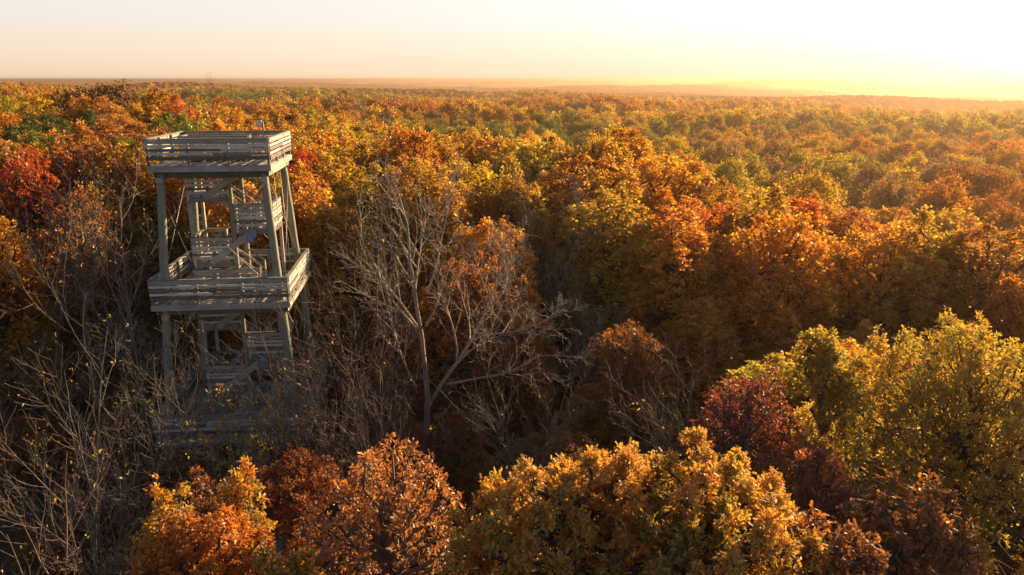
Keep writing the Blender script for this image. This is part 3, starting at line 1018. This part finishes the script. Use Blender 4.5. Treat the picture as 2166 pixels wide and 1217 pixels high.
#       foot px, top px y, Y, R, fork fraction, bark, seed, levels, leaves, label
BARE = [
    (715, 480, 29.0, 3.4, 0.33, 'r', 41, 3, 60, "bare reddish tree whose twigs cross the tower's right side"),
    (690, 600, 27.2, 3.0, 0.30, 'r', 42, 3, 0, "lower bare reddish tree leaning over the tower's lowest deck"),
    (560, 700, 26.6, 2.6, 0.30, 'r', 71, 3, 30, "bare reddish tree right in front of the tower's lower stairs"),
    (640, 760, 25.4, 2.2, 0.32, 'r', 73, 3, 30, "small bare reddish tree in front of the lowest deck's right corner"),
    (100, 600, 21.5, 3.0, 0.30, 'd', 43, 3, 90, "bare brown tree with a few clinging leaves at the lower left"),
    (290, 690, 27.0, 3.2, 0.34, 'd', 44, 3, 20, "dark bare tree just left of the tower's lower legs"),
    (238, 385, 36.0, 2.7, 0.35, 'g', 45, 3, 120, "tall bare grey tree left of the tower's middle deck"),
    (160, 395, 38.5, 3.0, 0.35, 'r', 46, 3, 260, "bare brownish tree with a few yellow leaves in the left thicket"),
    (30, 480, 33.0, 3.0, 0.30, 'd', 47, 3, 200, "bare dark tree with yellow leaves at the left edge"),
    (20, 930, 16.5, 1.7, 0.45, 'r', 48, 3, 60, "low bare twiggy tree in the bottom left corner"),
    (1150, 420, 44.0, 2.5, 0.30, 'g', 49, 3, 0, "upright fan-shaped bare grey tree among golden oaks right of the big bare tree"),
    (1100, 385, 47.0, 2.8, 0.40, 'd', 50, 3, 0, "bare brown-grey tree behind the fan-shaped bare one"),
    (800, 690, 28.5, 2.6, 0.30, 'r', 51, 3, 20, "low bare brown tree between the tower and the big grey tree"),
    (1130, 760, 27.0, 2.8, 0.35, 'd', 52, 3, 10, "low dark bare tree below the big grey tree's right limbs"),
    (400, 640, 39.5, 2.8, 0.4, 'd', 54, 3, 60, "bare dark tree behind the tower's middle deck"),
    (2030, 1070, 14.4, 0.9, 0.4, 'r', 55, 3, 26, "bare twiggy tree with a few bright yellow leaves in the bottom right corner"),
    (200, 850, 22.0, 2.2, 0.4, 'd', 56, 3, 30, "small dark bare tree in the shade at the lower left"),
    (760, 880, 24.0, 2.2, 0.4, 'd', 57, 3, 10, "small dark bare tree in front of the big grey tree's foot"),
    (1420, 760, 29.0, 2.0, 0.4, 'd', 58, 3, 10, "thin dark bare tree behind the dark red maple"),
    (1230, 640, 39.0, 2.2, 0.35, 'g', 59, 3, 10, "slight bare grey tree above the dome-shaped brown beech"),
    (170, 245, 70.0, 3.2, 0.3, 'r', 60, 2, 0, "distant bare brownish tree among orange oaks at left"),
    (410, 200, 92.0, 4.0, 0.3, 'r', 61, 2, 0, "bare pinkish-brown tree behind the tower's top deck"),
    (790, 235, 78.0, 3.6, 0.25, 'g', 62, 2, 0, "pale bare tree on the ridge above the golden oaks"),
]
for (px, py, Y, R, ff, bk, seed, ml, nleaf, label) in BARE:
    loc, Ht = place(px, py, Y)
    t, br, lv = bare_tree(seed, Ht, R, Ht * ff, nlimbs=6, tr=0.0055 * Ht + 0.015, maxlev=ml, kids=((4, 6) if Y < 26 else (5, 7)) if ml == 3 else (9, 12), rmin=0.0075 if Y < 34 else 0.009, name="bare", bark=BARK[bk],
                          nleaf=nleaf, leaf=0.12, lmat=M_YSP, up=0.10)
    plant("bare_tree", t, br, loc, label=label, cat="tree", crown_name="branches", leaves=lv)
    if Y < 60: TAKEN.append((loc[0], loc[1], 1.2))

# ------------------------------------------------------------------ the wood on the near slope: individual trees from shared kinds
M_LEAF = leaf_mat("autumn_leaf")
rs = np.random.default_rng(77)
KINDS = []
for i in range(9):
    R = [3.0, 3.3, 2.7, 3.6, 3.0, 2.5, 3.2, 2.8, 3.4][i]
    Ht = [15.0, 14.0, 15.5, 14.5, 16, 15, 14.5, 16, 15][i]
    tall = [1.3, 1.5, 1.8, 1.2, 1.6, 1.9, 1.35, 1.7, 1.3][i]
    t, c = leafy_tree(100 + i, R, Ht, Ht * 0.55, nlobes=[40, 46, 36, 52, 42, 32, 50, 40, 46][i], ntips=3600, nl=8, L=0.19, shape=LEAF_KITE,
                      mat=M_LEAF, puff=[.72, .62, .66, .7, .58, .64, .8, .6, .75][i], tall=tall, up=0.45, twigs=0.05, flat=[1, .8, 1.2, .7, 1, 1.3, .8, 1, .9][i], jitter=0.09)
    KINDS.append((t, c, Ht, R, ["round", "uneven", "pointed", "broad", "tall", "narrow", "lobed", "peaked", "spreading"][i]))

PAL = {"golden orange": (0.47, 0.245, 0.032), "deep orange": (0.43, 0.205, 0.03), "rusty": (0.33, 0.148, 0.03), "yellow-gold": (0.45, 0.26, 0.035),
       "olive-gold": (0.36, 0.23, 0.025), "olive green": (0.17, 0.15, 0.02), "dark green": (0.09, 0.10, 0.018), "red-orange": (0.46, 0.145, 0.02), "dark red": (0.24, 0.05, 0.016),
       "brown": (0.26, 0.115, 0.028)}
PN = list(PAL)

AUTO = []


def auto(px, py, Y, colour, kind, scl=1.0, fixed=True):
    loc, Ht = place(px, py, Y)
    if Y < 70 and px > 650: scl *= 1.22
    AUTO.append(dict(loc=loc, Ht=Ht, col=colour, kind=kind, s=scl))
    TAKEN.append((loc[0], loc[1], KINDS[kind][3] * scl * 0.75))


# chosen crowns along the skyline of the near wood
for a in ((200, 198, 98, "deep orange", 0, 1.5), (372, 208, 100, "red-orange", 2, 1.3), (90, 245, 78, "dark green", 3, 1.5), (30, 225, 110, "deep orange", 6, 1.4),
          (250, 265, 70, "golden orange", 7, 1.0), (185, 300, 58, "olive-gold", 1, 1.1), (300, 215, 105, "golden orange", 6, 1.4), (480, 225, 96, "golden orange", 8, 1.4),
          (575, 228, 92, "yellow-gold", 3, 1.4), (690, 248, 80, "golden orange", 1, 1.2), (745, 290, 60, "yellow-gold", 6, 1.0), (845, 262, 70, "golden orange", 8, 1.25),
          (900, 330, 56, "dark red", 0, 0.9), (1005, 268, 72, "deep orange", 7, 1.1), (1110, 300, 60, "yellow-gold", 1, 1.2), (1170, 305, 62, "olive-gold", 5, 1.0),
          (1325, 262, 66, "golden orange", 0, 1.2), (1240, 330, 54, "golden orange", 3, 1.2), (1400, 330, 60, "golden orange", 8, 1.2), (1500, 365, 58, "golden orange", 6, 1.0),
          (1610, 395, 56, "yellow-gold", 7, 1.0), (1700, 412, 54, "red-orange", 0, 1.1), (1640, 450, 44, "golden orange", 1, 1.0), (1770, 430, 55, "rusty", 6, 1.0),
          (1990, 462, 47, "golden orange", 2, 1.0), (1880, 475, 46, "golden orange", 8, 1.0), (2100, 480, 46, "rusty", 3, 1.1), (540, 260, 66, "golden orange", 0, 1.1),
          (420, 245, 80, "deep orange", 4, 1.2), (140, 330, 52, "golden orange", 8, 0.9), (60, 270, 62, "olive green", 6, 1.0), (700, 330, 52, "golden orange", 4, 1.0),
          (790, 350, 50, "olive-gold", 3, 1.0), (330, 450, 42, "olive green", 0, 0.8), (980, 330, 54, "golden orange", 6, 1.1), (1300, 400, 46, "yellow-gold", 4, 1.1), (1430, 430, 44, "golden orange", 0, 1.1)):
    auto(*a)

# fill the rest of the slope
cand = []
for _ in range(9000):
    az = rs.uniform(-0.66, 0.72); r = math.sqrt(rs.uniform(24 ** 2, 118 ** 2))
    x, y = r * math.sin(az), r * math.cos(az)
    px = 1083 + 1659 * math.tan(az)
    if r < 33 and px < 1450: continue                        # the open, shaded ground round the tower
    if r < 40 and px < 1700: continue
    if r < 45 and 1180 < px < 1480: continue
    if math.hypot(x - TWX, y - TWY) < 6.5: continue
    cand.append((x, y, r, px))
for x, y, r, px in cand:
    if len(AUTO) >= 250: break
    rad = rs.uniform(0.95, 1.4) * (1.0 if r < 70 else 1.3)
    k = int(rs.integers(0, len(KINDS)))
    rr = KINDS[k][3] * rad * (0.5 if r < 75 else 0.68)
    if any((x - a) ** 2 + (y - b) ** 2 < (rr + c * 0.9) ** 2 for a, b, c in TAKEN): continue
    g = float(ground_z(x, y))
    Ht = rs.uniform(12.5, 16.0)
    if r < 42: Ht = rs.uniform(9.5, 13.5)
    if px > 1500 and r < 48: Ht = rs.uniform(8.0, 10.5)
    w = np.array([.32, .16, .09, .14, .15, .05, .02, .015, .01, .05])
    if r < 42: w = np.array([.22, .17, .2, .05, .1, .03, .01, .02, .05, .15])
    if px < 900 and r > 50: w = np.array([.34, .18, .12, .14, .12, .03, .01, .01, .01, .05])
    if px < 340 and r < 62: w = np.array([.10, .14, .24, .0, .10, .0, .0, .0, .02, .40])
    if px < 640 and r > 60: w = np.array([.24, .17, .10, .07, .12, .12, .07, .05, .01, .05])
    if 450 < px < 1000: w[5:9] *= 0.0
    if 1500 < px < 2000 and r < 48: w = np.array([.5, .05, .05, .1, .1, .0, .0, .0, .0, .2]); w = w
    colour = PN[rs.choice(len(PN), p=w / w.sum())]
    # do not hide the tower, the big bare tree or the valley behind the near slope
    top = to_px([[x, y, g + Ht]])[0]
    lim = np.interp(top[0], [-200, 0, 200, 370, 480, 620, 700, 790, 900, 1050, 1200, 1310, 1420, 1520, 1640, 1760, 1900, 2000, 2166, 2500],
                    [225, 222, 200, 210, 228, 232, 248, 268, 268, 272, 300, 266, 330, 362, 404, 428, 462, 470, 482, 500])
    if r < 115 and top[1] < lim:
        Ht = at_y(top[0], lim + rs.uniform(3, 20), y)[2] - g
        if Ht < 8: continue
    AUTO.append(dict(loc=(x, y, g), Ht=Ht, col=colour, kind=k, s=rad))
    TAKEN.append((x, y, rr))
UNDER = []
for _ in range(4000):
    if len(UNDER) >= 62: break
    az = rs.uniform(-0.62, 0.45); r = math.sqrt(rs.uniform(21 ** 2, 50 ** 2))
    x, y = r * math.sin(az), r * math.cos(az)
    px = 1083 + 1659 * math.tan(az)
    if math.hypot(x - TWX, y - TWY) < 5.2 or math.hypot(x + 9.9, y - 29.6) < 3.6: continue
    if px < 1000 and px > 240 and y < 31 and r < 27: continue
    if any((x - u["loc"][0]) ** 2 + (y - u["loc"][1]) ** 2 < 2.3 ** 2 for u in UNDER): continue
    g = float(ground_z(x, y))
    Ht = rs.uniform(3.0, 6.5)
    k = int(rs.integers(0, len(KINDS)))
    UNDER.append(dict(loc=(x, y, g), Ht=Ht, col=["brown", "rusty", "deep orange", "brown", "dark red", "olive-gold"][int(rs.integers(0, 6))], kind=k, s=rs.uniform(.55, .8), small=True))
print("near wood trees:", len(AUTO))

# labels by look and by what the tree stands beside
LAND = [("behind the tower's top deck", 300, 640, 180, 330), ("behind the tower's legs", 300, 640, 330, 950), ("on the left skyline", -300, 300, 180, 300),
        ("above the bare thicket at left", -300, 300, 300, 430), ("inside the bare thicket at left", -300, 300, 430, 1300), ("on the ridge right of the tower top", 640, 960, 180, 340),
        ("left of the bare grey tree's top", 640, 960, 340, 560), ("in shade behind the bare grey tree", 640, 1200, 560, 1300), ("on the ridge in the middle", 960, 1420, 180, 340),
        ("above the bare grey tree", 960, 1200, 340, 560), ("on the golden middle slope", 1200, 1500, 340, 520), ("on the slope above the brown beech", 1200, 1500, 520, 1300),
        ("along the slope edge facing the valley", 1420, 1800, 180, 470), ("along the slope edge at right", 1800, 2600, 180, 540), ("on the slope right of the brown beech", 1500, 1800, 470, 680),
        ("behind the big yellow-green oak", 1700, 2600, 540, 720), ("near the dark red maple", 1420, 2600, 680, 1300)]
groups = {}
AUTO += UNDER
for a in AUTO:
    q = to_px([[a["loc"][0], a["loc"][1], a["loc"][2] + a["Ht"] * 0.85]])[0]
    a["q"] = q
    where = next((w for w, x0, x1, y0, y1 in LAND if x0 <= q[0] < x1 and y0 <= q[1] < y1), "in the middle of the near wood")
    a["base"] = f"low {a['col']} {KINDS[a['kind']][4]}" if a.get("small") else f"{a['col']} {KINDS[a['kind']][4]}"
    a["where"] = where
    groups.setdefault((a["base"], where), []).append(a)
ORD = ["leftmost", "second from left", "third from left", "fourth from left", "fifth from left", "sixth from left", "seventh from left", "eighth from left"]
for (base, where), L_ in groups.items():
    L_.sort(key=lambda a: a["q"][0])
    for i, a in enumerate(L_):
        a["label"] = f"{base} oak {where}" + ("" if len(L_) == 1 else f", {ORD[min(i, 7)]}")
for a in AUTO:
    t, c, H0, R0, shp = KINDS[a["kind"]]
    sz = a["Ht"] / H0
    sx = a["s"] * (0.9 + 0.1 * sz)
    cc = tuple(v * rs.uniform(0.85, 1.15) for v in PAL[a["col"]])
    sm = a.get("small")
    plant("young_oak" if sm else "oak_tree", t, c, a["loc"], rs.uniform(0, 6.28), (sx, sx, sz), a["label"], "young tree" if sm else "tree", "low young oaks under the near wood" if sm else "autumn oaks of the near wood", cc)

# ------------------------------------------------------------------ the wood in the valley and beyond (nobody could count it)
M_INST = leaf_mat("far_leaf", None, 'INST', trans=0.5, gloss=0.02)
protos = bpy.data.collections.new("far_tree_kinds")


def far_kind(seed, R, Ht, ntips, L, nlobes, tall, name):
    r = np.random.default_rng(seed)
    C, Rr = make_lobes(r, R, Ht, Ht * 0.6, nlobes, (0.28, 0.46), 0.8, tall)
    P, O, k = shell(r, C, Rr, ntips, tall, 0.5)
    lt = r.uniform(0, 1, len(C))
    me = rosettes(r, P, O, 4, L, LEAF_KITE, M_INST, name, 0.05, 0.9, L * 0.6, np.clip(.35 * lt[k] + .15 * r.uniform(0, 1, len(k)) + .2, 0, 1))
    o = bpy.data.objects.new(name, me)
    protos.objects.link(o)


def conifer_kind(seed, R, Ht, n, L, name):
    r = np.random.default_rng(seed)
    z = r.uniform(0.12, 1, n) ** 0.8
    a = r.uniform(0, 2 * np.pi, n)
    rad = R * (1 - z) ** 0.8 * r.uniform(0.6, 1.05, n) * (0.75 + 0.25 * np.sin(z * 45))
    P = np.stack([rad * np.cos(a), rad * np.sin(a), z * Ht], 1)
    O = unit(np.stack([np.cos(a), np.sin(a), 0.1 + 0 * a], 1))
    me = rosettes(r, P, O, 3, L, LEAF_KITE, M_INST, name, 0.2, 0.5, L * 0.4)
    o = bpy.data.objects.new(name, me); protos.objects.link(o)


# names sort alphabetically = index order in the collection
for i in range(5): far_kind(300 + i, 4.6, 14.5, 1300, 0.42, 14, [1.0, 1.2, 0.9, 1.1, 1.3][i], f"a{i}_mid_tree")
conifer_kind(330, 2.2, 14, 700, 0.6, "a5_mid_pine")
for i in range(4): far_kind(340 + i, 4.8, 14.0, 220, 0.95, 9, 1.0, f"b{i}_far_tree")
conifer_kind(350, 2.3, 14, 130, 1.2, "b4_far_pine")


HOUSE = at_y(1864, 236, 560.0)


def build_house():
    x, y = HOUSE[0], HOUSE[1]
    z = float(ground_z(x, y))
    h = empty("farmhouse", (x, y, z), 0.5)
    tag(h, "tiny white farmhouse in a clearing far out in the hazy valley", "house")
    b = MB(); b.box((0, 0, 3.0), (12, 8, 6.4))
    b.add([(-6, -4, 6.2), (-6, 4, 6.2), (-6, 0, 9.0), (6, -4, 6.2), (6, 4, 6.2), (6, 0, 9.0)], [(0, 2, 1), (3, 4, 5)])
    b.build("wall", plain_mat("white_paint", (0.75, 0.73, 0.70), 0.7, 0, 0.05), h)
    b = MB()
    for sy in (-1, 1):
        b.bar((-6.4, sy * 2.15, 7.75), (6.4, sy * 2.15, 7.75), 5.3, 0.2, up=(0, sy * 0.57, 0.82))
    b.build("roof", plain_mat("grey_shingle", (0.34, 0.33, 0.34), 0.5, 0.1, 0.1), h)


build_house()


def build_far_forest(name, label, r0, r1, spacing, idx0, nk, pine_idx, seed):
    r = np.random.default_rng(seed)
    az0, az1 = -0.70, 0.74
    n = int((az1 - az0) / 2 * (r1 ** 2 - r0 ** 2) / spacing ** 2)
    # jittered grid in x/y kept to the wedge
    xs = np.arange(-r1, r1, spacing); ys = np.arange(0, r1, spacing)
    X, Y = np.meshgrid(xs, ys); X = X.ravel(); Y = Y.ravel()
    X = X + r.uniform(-.42, .42, len(X)) * spacing; Y = Y + r.uniform(-.42, .42, len(Y)) * spacing
    rad = np.hypot(X, Y); az = np.arctan2(X, Y)
    k = (rad > r0) & (rad < r1) & (az > az0) & (az < az1)
    hx, hy = HOUSE[0], HOUSE[1]
    k &= ~((np.abs(X - hx * Y / hy) < 9) & (Y < hy + 9) & (Y > hy - 60))
    X, Y, rad, az = X[k], Y[k], rad[k], az[k]
    Z = ground_z(X, Y)
    n = len(X)
    # patches of one kind of wood, and single trees of other colours in them
    pn = 0.5 * np.sin(X / 37 + 1.7 * np.sin(Y / 61)) * np.cos(Y / 53 + .8) + 0.5 * np.sin(X / 113 - Y / 97 + 1.0) + r.normal(size=n) * 0.28
    pal = np.array([[.17, .165, .02], [.30, .235, .025], [.40, .26, .026], [.44, .22, .024], [.38, .15, .02], [.30, .11, .02], [.50, .33, .03], [.24, .145, .055]])
    ci = np.clip(np.digitize(pn, [-.75, -.4, -.1, .3, .7, 1.0]), 0, 6)
    ci = np.where(r.uniform(size=n) < .1, 7, ci)
    ci = np.where(r.uniform(size=n) < .035, 6, ci)
    col = pal[ci] * r.uniform(.62, 1.05, (n, 1))
    idx = idx0 + r.integers(0, nk, n)
    px = 1083 + 1659 * np.tan(az)
    pine = (np.abs(px - 1110 + r.normal(size=n) * 45) < 130) & (rad > 150) & (rad < 230) | (r.uniform(size=n) < 0.004)
    idx = np.where(pine, pine_idx, idx)
    col = np.where(pine[:, None], np.array([[.05, .062, .018]]) * r.uniform(.8, 1.3, (n, 1)), col)
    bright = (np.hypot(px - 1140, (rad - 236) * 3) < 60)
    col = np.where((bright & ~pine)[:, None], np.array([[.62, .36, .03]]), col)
    scl = r.uniform(.72, 1.15, n) * spacing / 8.0
    me = bpy.data.meshes.new(name)
    me.vertices.add(n)
    me.vertices.foreach_set("co", np.stack([X, Y, Z - 0.3], 1).astype(np.float32).ravel())
    def att(nm, ty, dat, key):
        a = me.attributes.new(nm, ty, 'POINT'); a.data.foreach_set(key, dat.ravel())
    att("idx", 'INT', idx.astype(np.int32), "value")
    att("rot", 'FLOAT_VECTOR', np.stack([0 * X, 0 * X, r.uniform(0, 6.28, n)], 1).astype(np.float32), "vector")
    att("scl", 'FLOAT_VECTOR', np.stack([scl, scl, r.uniform(.72, 1.25, n)], 1).astype(np.float32), "vector")
    att("col", 'FLOAT_COLOR', np.concatenate([col, np.ones((n, 1))], 1).astype(np.float32), "color")
    o = link(name, me)
    ng = bpy.data.node_groups.new(name, 'GeometryNodeTree')
    ng.interface.new_socket("Geometry", in_out='INPUT', socket_type='NodeSocketGeometry')
    ng.interface.new_socket("Geometry", in_out='OUTPUT', socket_type='NodeSocketGeometry')
    N, L = ng.nodes, ng.links
    gi, go = N.new("NodeGroupInput"), N.new("NodeGroupOutput")
    ip = N.new("GeometryNodeInstanceOnPoints")
    ci_ = N.new("GeometryNodeCollectionInfo")
    ci_.inputs["Collection"].default_value = protos
    ci_.inputs["Separate Children"].default_value = True
    ci_.inputs["Reset Children"].default_value = True
    def na(nm, ty):
        a = N.new("GeometryNodeInputNamedAttribute"); a.data_type = ty; a.inputs["Name"].default_value = nm
        return a.outputs["Attribute"]
    L.new(gi.outputs[0], ip.inputs["Points"]); L.new(ci_.outputs[0], ip.inputs["Instance"])
    ip.inputs["Pick Instance"].default_value = True
    L.new(na("idx", 'INT'), ip.inputs["Instance Index"])
    L.new(na("rot", 'FLOAT_VECTOR'), ip.inputs["Rotation"])
    L.new(na("scl", 'FLOAT_VECTOR'), ip.inputs["Scale"])
    L.new(ip.outputs[0], go.inputs[0])
    md = o.modifiers.new("scatter", 'NODES'); md.node_group = ng
    tag(o, label, kind="stuff")
    print(name, n)
    return o


build_far_forest("valley_forest", "autumn forest of rounded crowns filling the valley beyond the near slope", 118, 380, 9.0, 0, 5, 5, 401)
build_far_forest("rolling_forest", "hazy autumn forest covering the rolling land towards the horizon", 380, 1150, 9.0, 6, 4, 10, 402)


def build_distant_canopy():
    """continuous canopy of domed crowns from 1.15 km out, too far to count"""
    r = np.random.default_rng(9)
    def hsh(i, j, k): 
        h = np.sin(i * 127.1 + j * 311.7 + k * 74.7) * 43758.5453
        return h - np.floor(h)
    Vs, Fs, Cs, off = [], [], [], 0
    for (r0, r1, dr, da, cell) in ((1130, 2600, 3.4, 0.0019, 9.0), (2590, 9000, 16.0, 0.0026, 22.0)):
        rr = np.arange(r0, r1, dr) if r0 < 2000 else np.geomspace(r0, r1, 330)
        aa = np.arange(-0.70, 0.74, da)
        Rg, A = np.meshgrid(rr, aa, indexing='ij')
        X, Y = Rg * np.sin(A), Rg * np.cos(A)
        gx, gy = np.floor(X / cell), np.floor(Y / cell)
        best = np.full(X.shape, 1e9); hid = np.zeros(X.shape); cid = np.zeros(X.shape)
        for dx in (-1, 0, 1):
            for dy in (-1, 0, 1):
                cx, cy_ = gx + dx, gy + dy
                ox = (cx + .5 + .8 * (hsh(cx, cy_, 0) - .5)) * cell; oy = (cy_ + .5 + .8 * (hsh(cx, cy_, 1) - .5)) * cell
                d = np.hypot(X - ox, Y - oy)
                k = d < best
                best = np.where(k, d, best); hid = np.where(k, hsh(cx, cy_, 2), hid); cid = np.where(k, hsh(cx, cy_, 3), cid)
        dome = np.sqrt(np.clip(1 - (best / (cell * .72)) ** 2, 0, 1))
        Z = ground_z(X, Y) + 9 + 5.0 * dome + 4.0 * (hid - .5)
        # open fields in the far lowland
        field = (np.sin(X / 210 + 1.2 * np.sin(Y / 700)) * np.sin(Y / 520 + 0.6 * np.sin(X / 330)) > 0.72) & (Rg > 1900)
        Z = np.where(field, ground_z(X, Y) + 0.4, Z)
        V = np.stack([X, Y, Z], -1).reshape(-1, 3)
        m, n = X.shape
        i = np.arange(m - 1)[:, None] * n; j = np.arange(n - 1)[None]
        F = np.stack([i + j, i + j + 1, i + n + j + 1, i + n + j], -1).reshape(-1, 4)
        c = cid[:-1, :-1].ravel()
        pn = (0.5 * np.sin(X / 170 + 1.7 * np.sin(Y / 261)) * np.cos(Y / 183) + 0.4 * np.sin(X / 413 - Y / 297))[:-1, :-1].ravel()
        pal = np.array([[.12, .11, .025], [.20, .13, .025], [.26, .13, .02], [.26, .09, .018], [.20, .07, .02], [.16, .10, .05]])
        ci = np.clip(np.digitize(c + pn * .5, [0.0, .3, .6, .85, 1.05]), 0, 5)
        col = pal[ci] * (0.8 + 0.4 * hid[:-1, :-1].ravel())[:, None]
        fm = field[:-1, :-1].ravel()
        col = np.where(fm[:, None], np.array([[.42, .34, .18]]) * (0.85 + 0.3 * np.sin(X / 90)[:-1, :-1].ravel()[:, None] ** 2), col)
        Vs.append(V); Fs.append(F + off); off += len(V)
        Cs.append(np.concatenate([col, np.ones((len(col), 1))], 1))
    F = np.concatenate(Fs)
    m, N, L, out = new_mat("distant_canopy")
    at = N.new("ShaderNodeAttribute"); at.attribute_name = "crown_colour"
    d = N.new("ShaderNodeBsdfDiffuse"); L.new(at.outputs["Color"], d.inputs["Color"])
    L.new(d.outputs[0], out.inputs["Surface"])
    me = np_mesh("distant_forest", np.concatenate(Vs), F, np.arange(len(F)) * 4, m, {"crown_colour": np.concatenate(Cs)}, smooth=True)
    tag(link("distant_forest", me), "unbroken distant forest canopy fading into evening haze", kind="stuff")


build_distant_canopy()

# ------------------------------------------------------------------ evening haze
HAZE = 0.00027
b = MB()
b.box((0, 0, (23.0 - 130.0) / 2), (52000, 52000, 153.0))
m, N, L, out = new_mat("evening_haze")
pv = N.new("ShaderNodeVolumePrincipled")
pv.inputs["Color"].default_value = (0.50, 0.375, 0.29, 1)
pv.inputs["Density"].default_value = HAZE
pv.inputs["Anisotropy"].default_value = 0.58
L.new(pv.outputs[0], out.inputs["Volume"])
hz = b.build("haze", m)
tag(hz, "thin warm evening haze over the whole valley", kind="stuff")
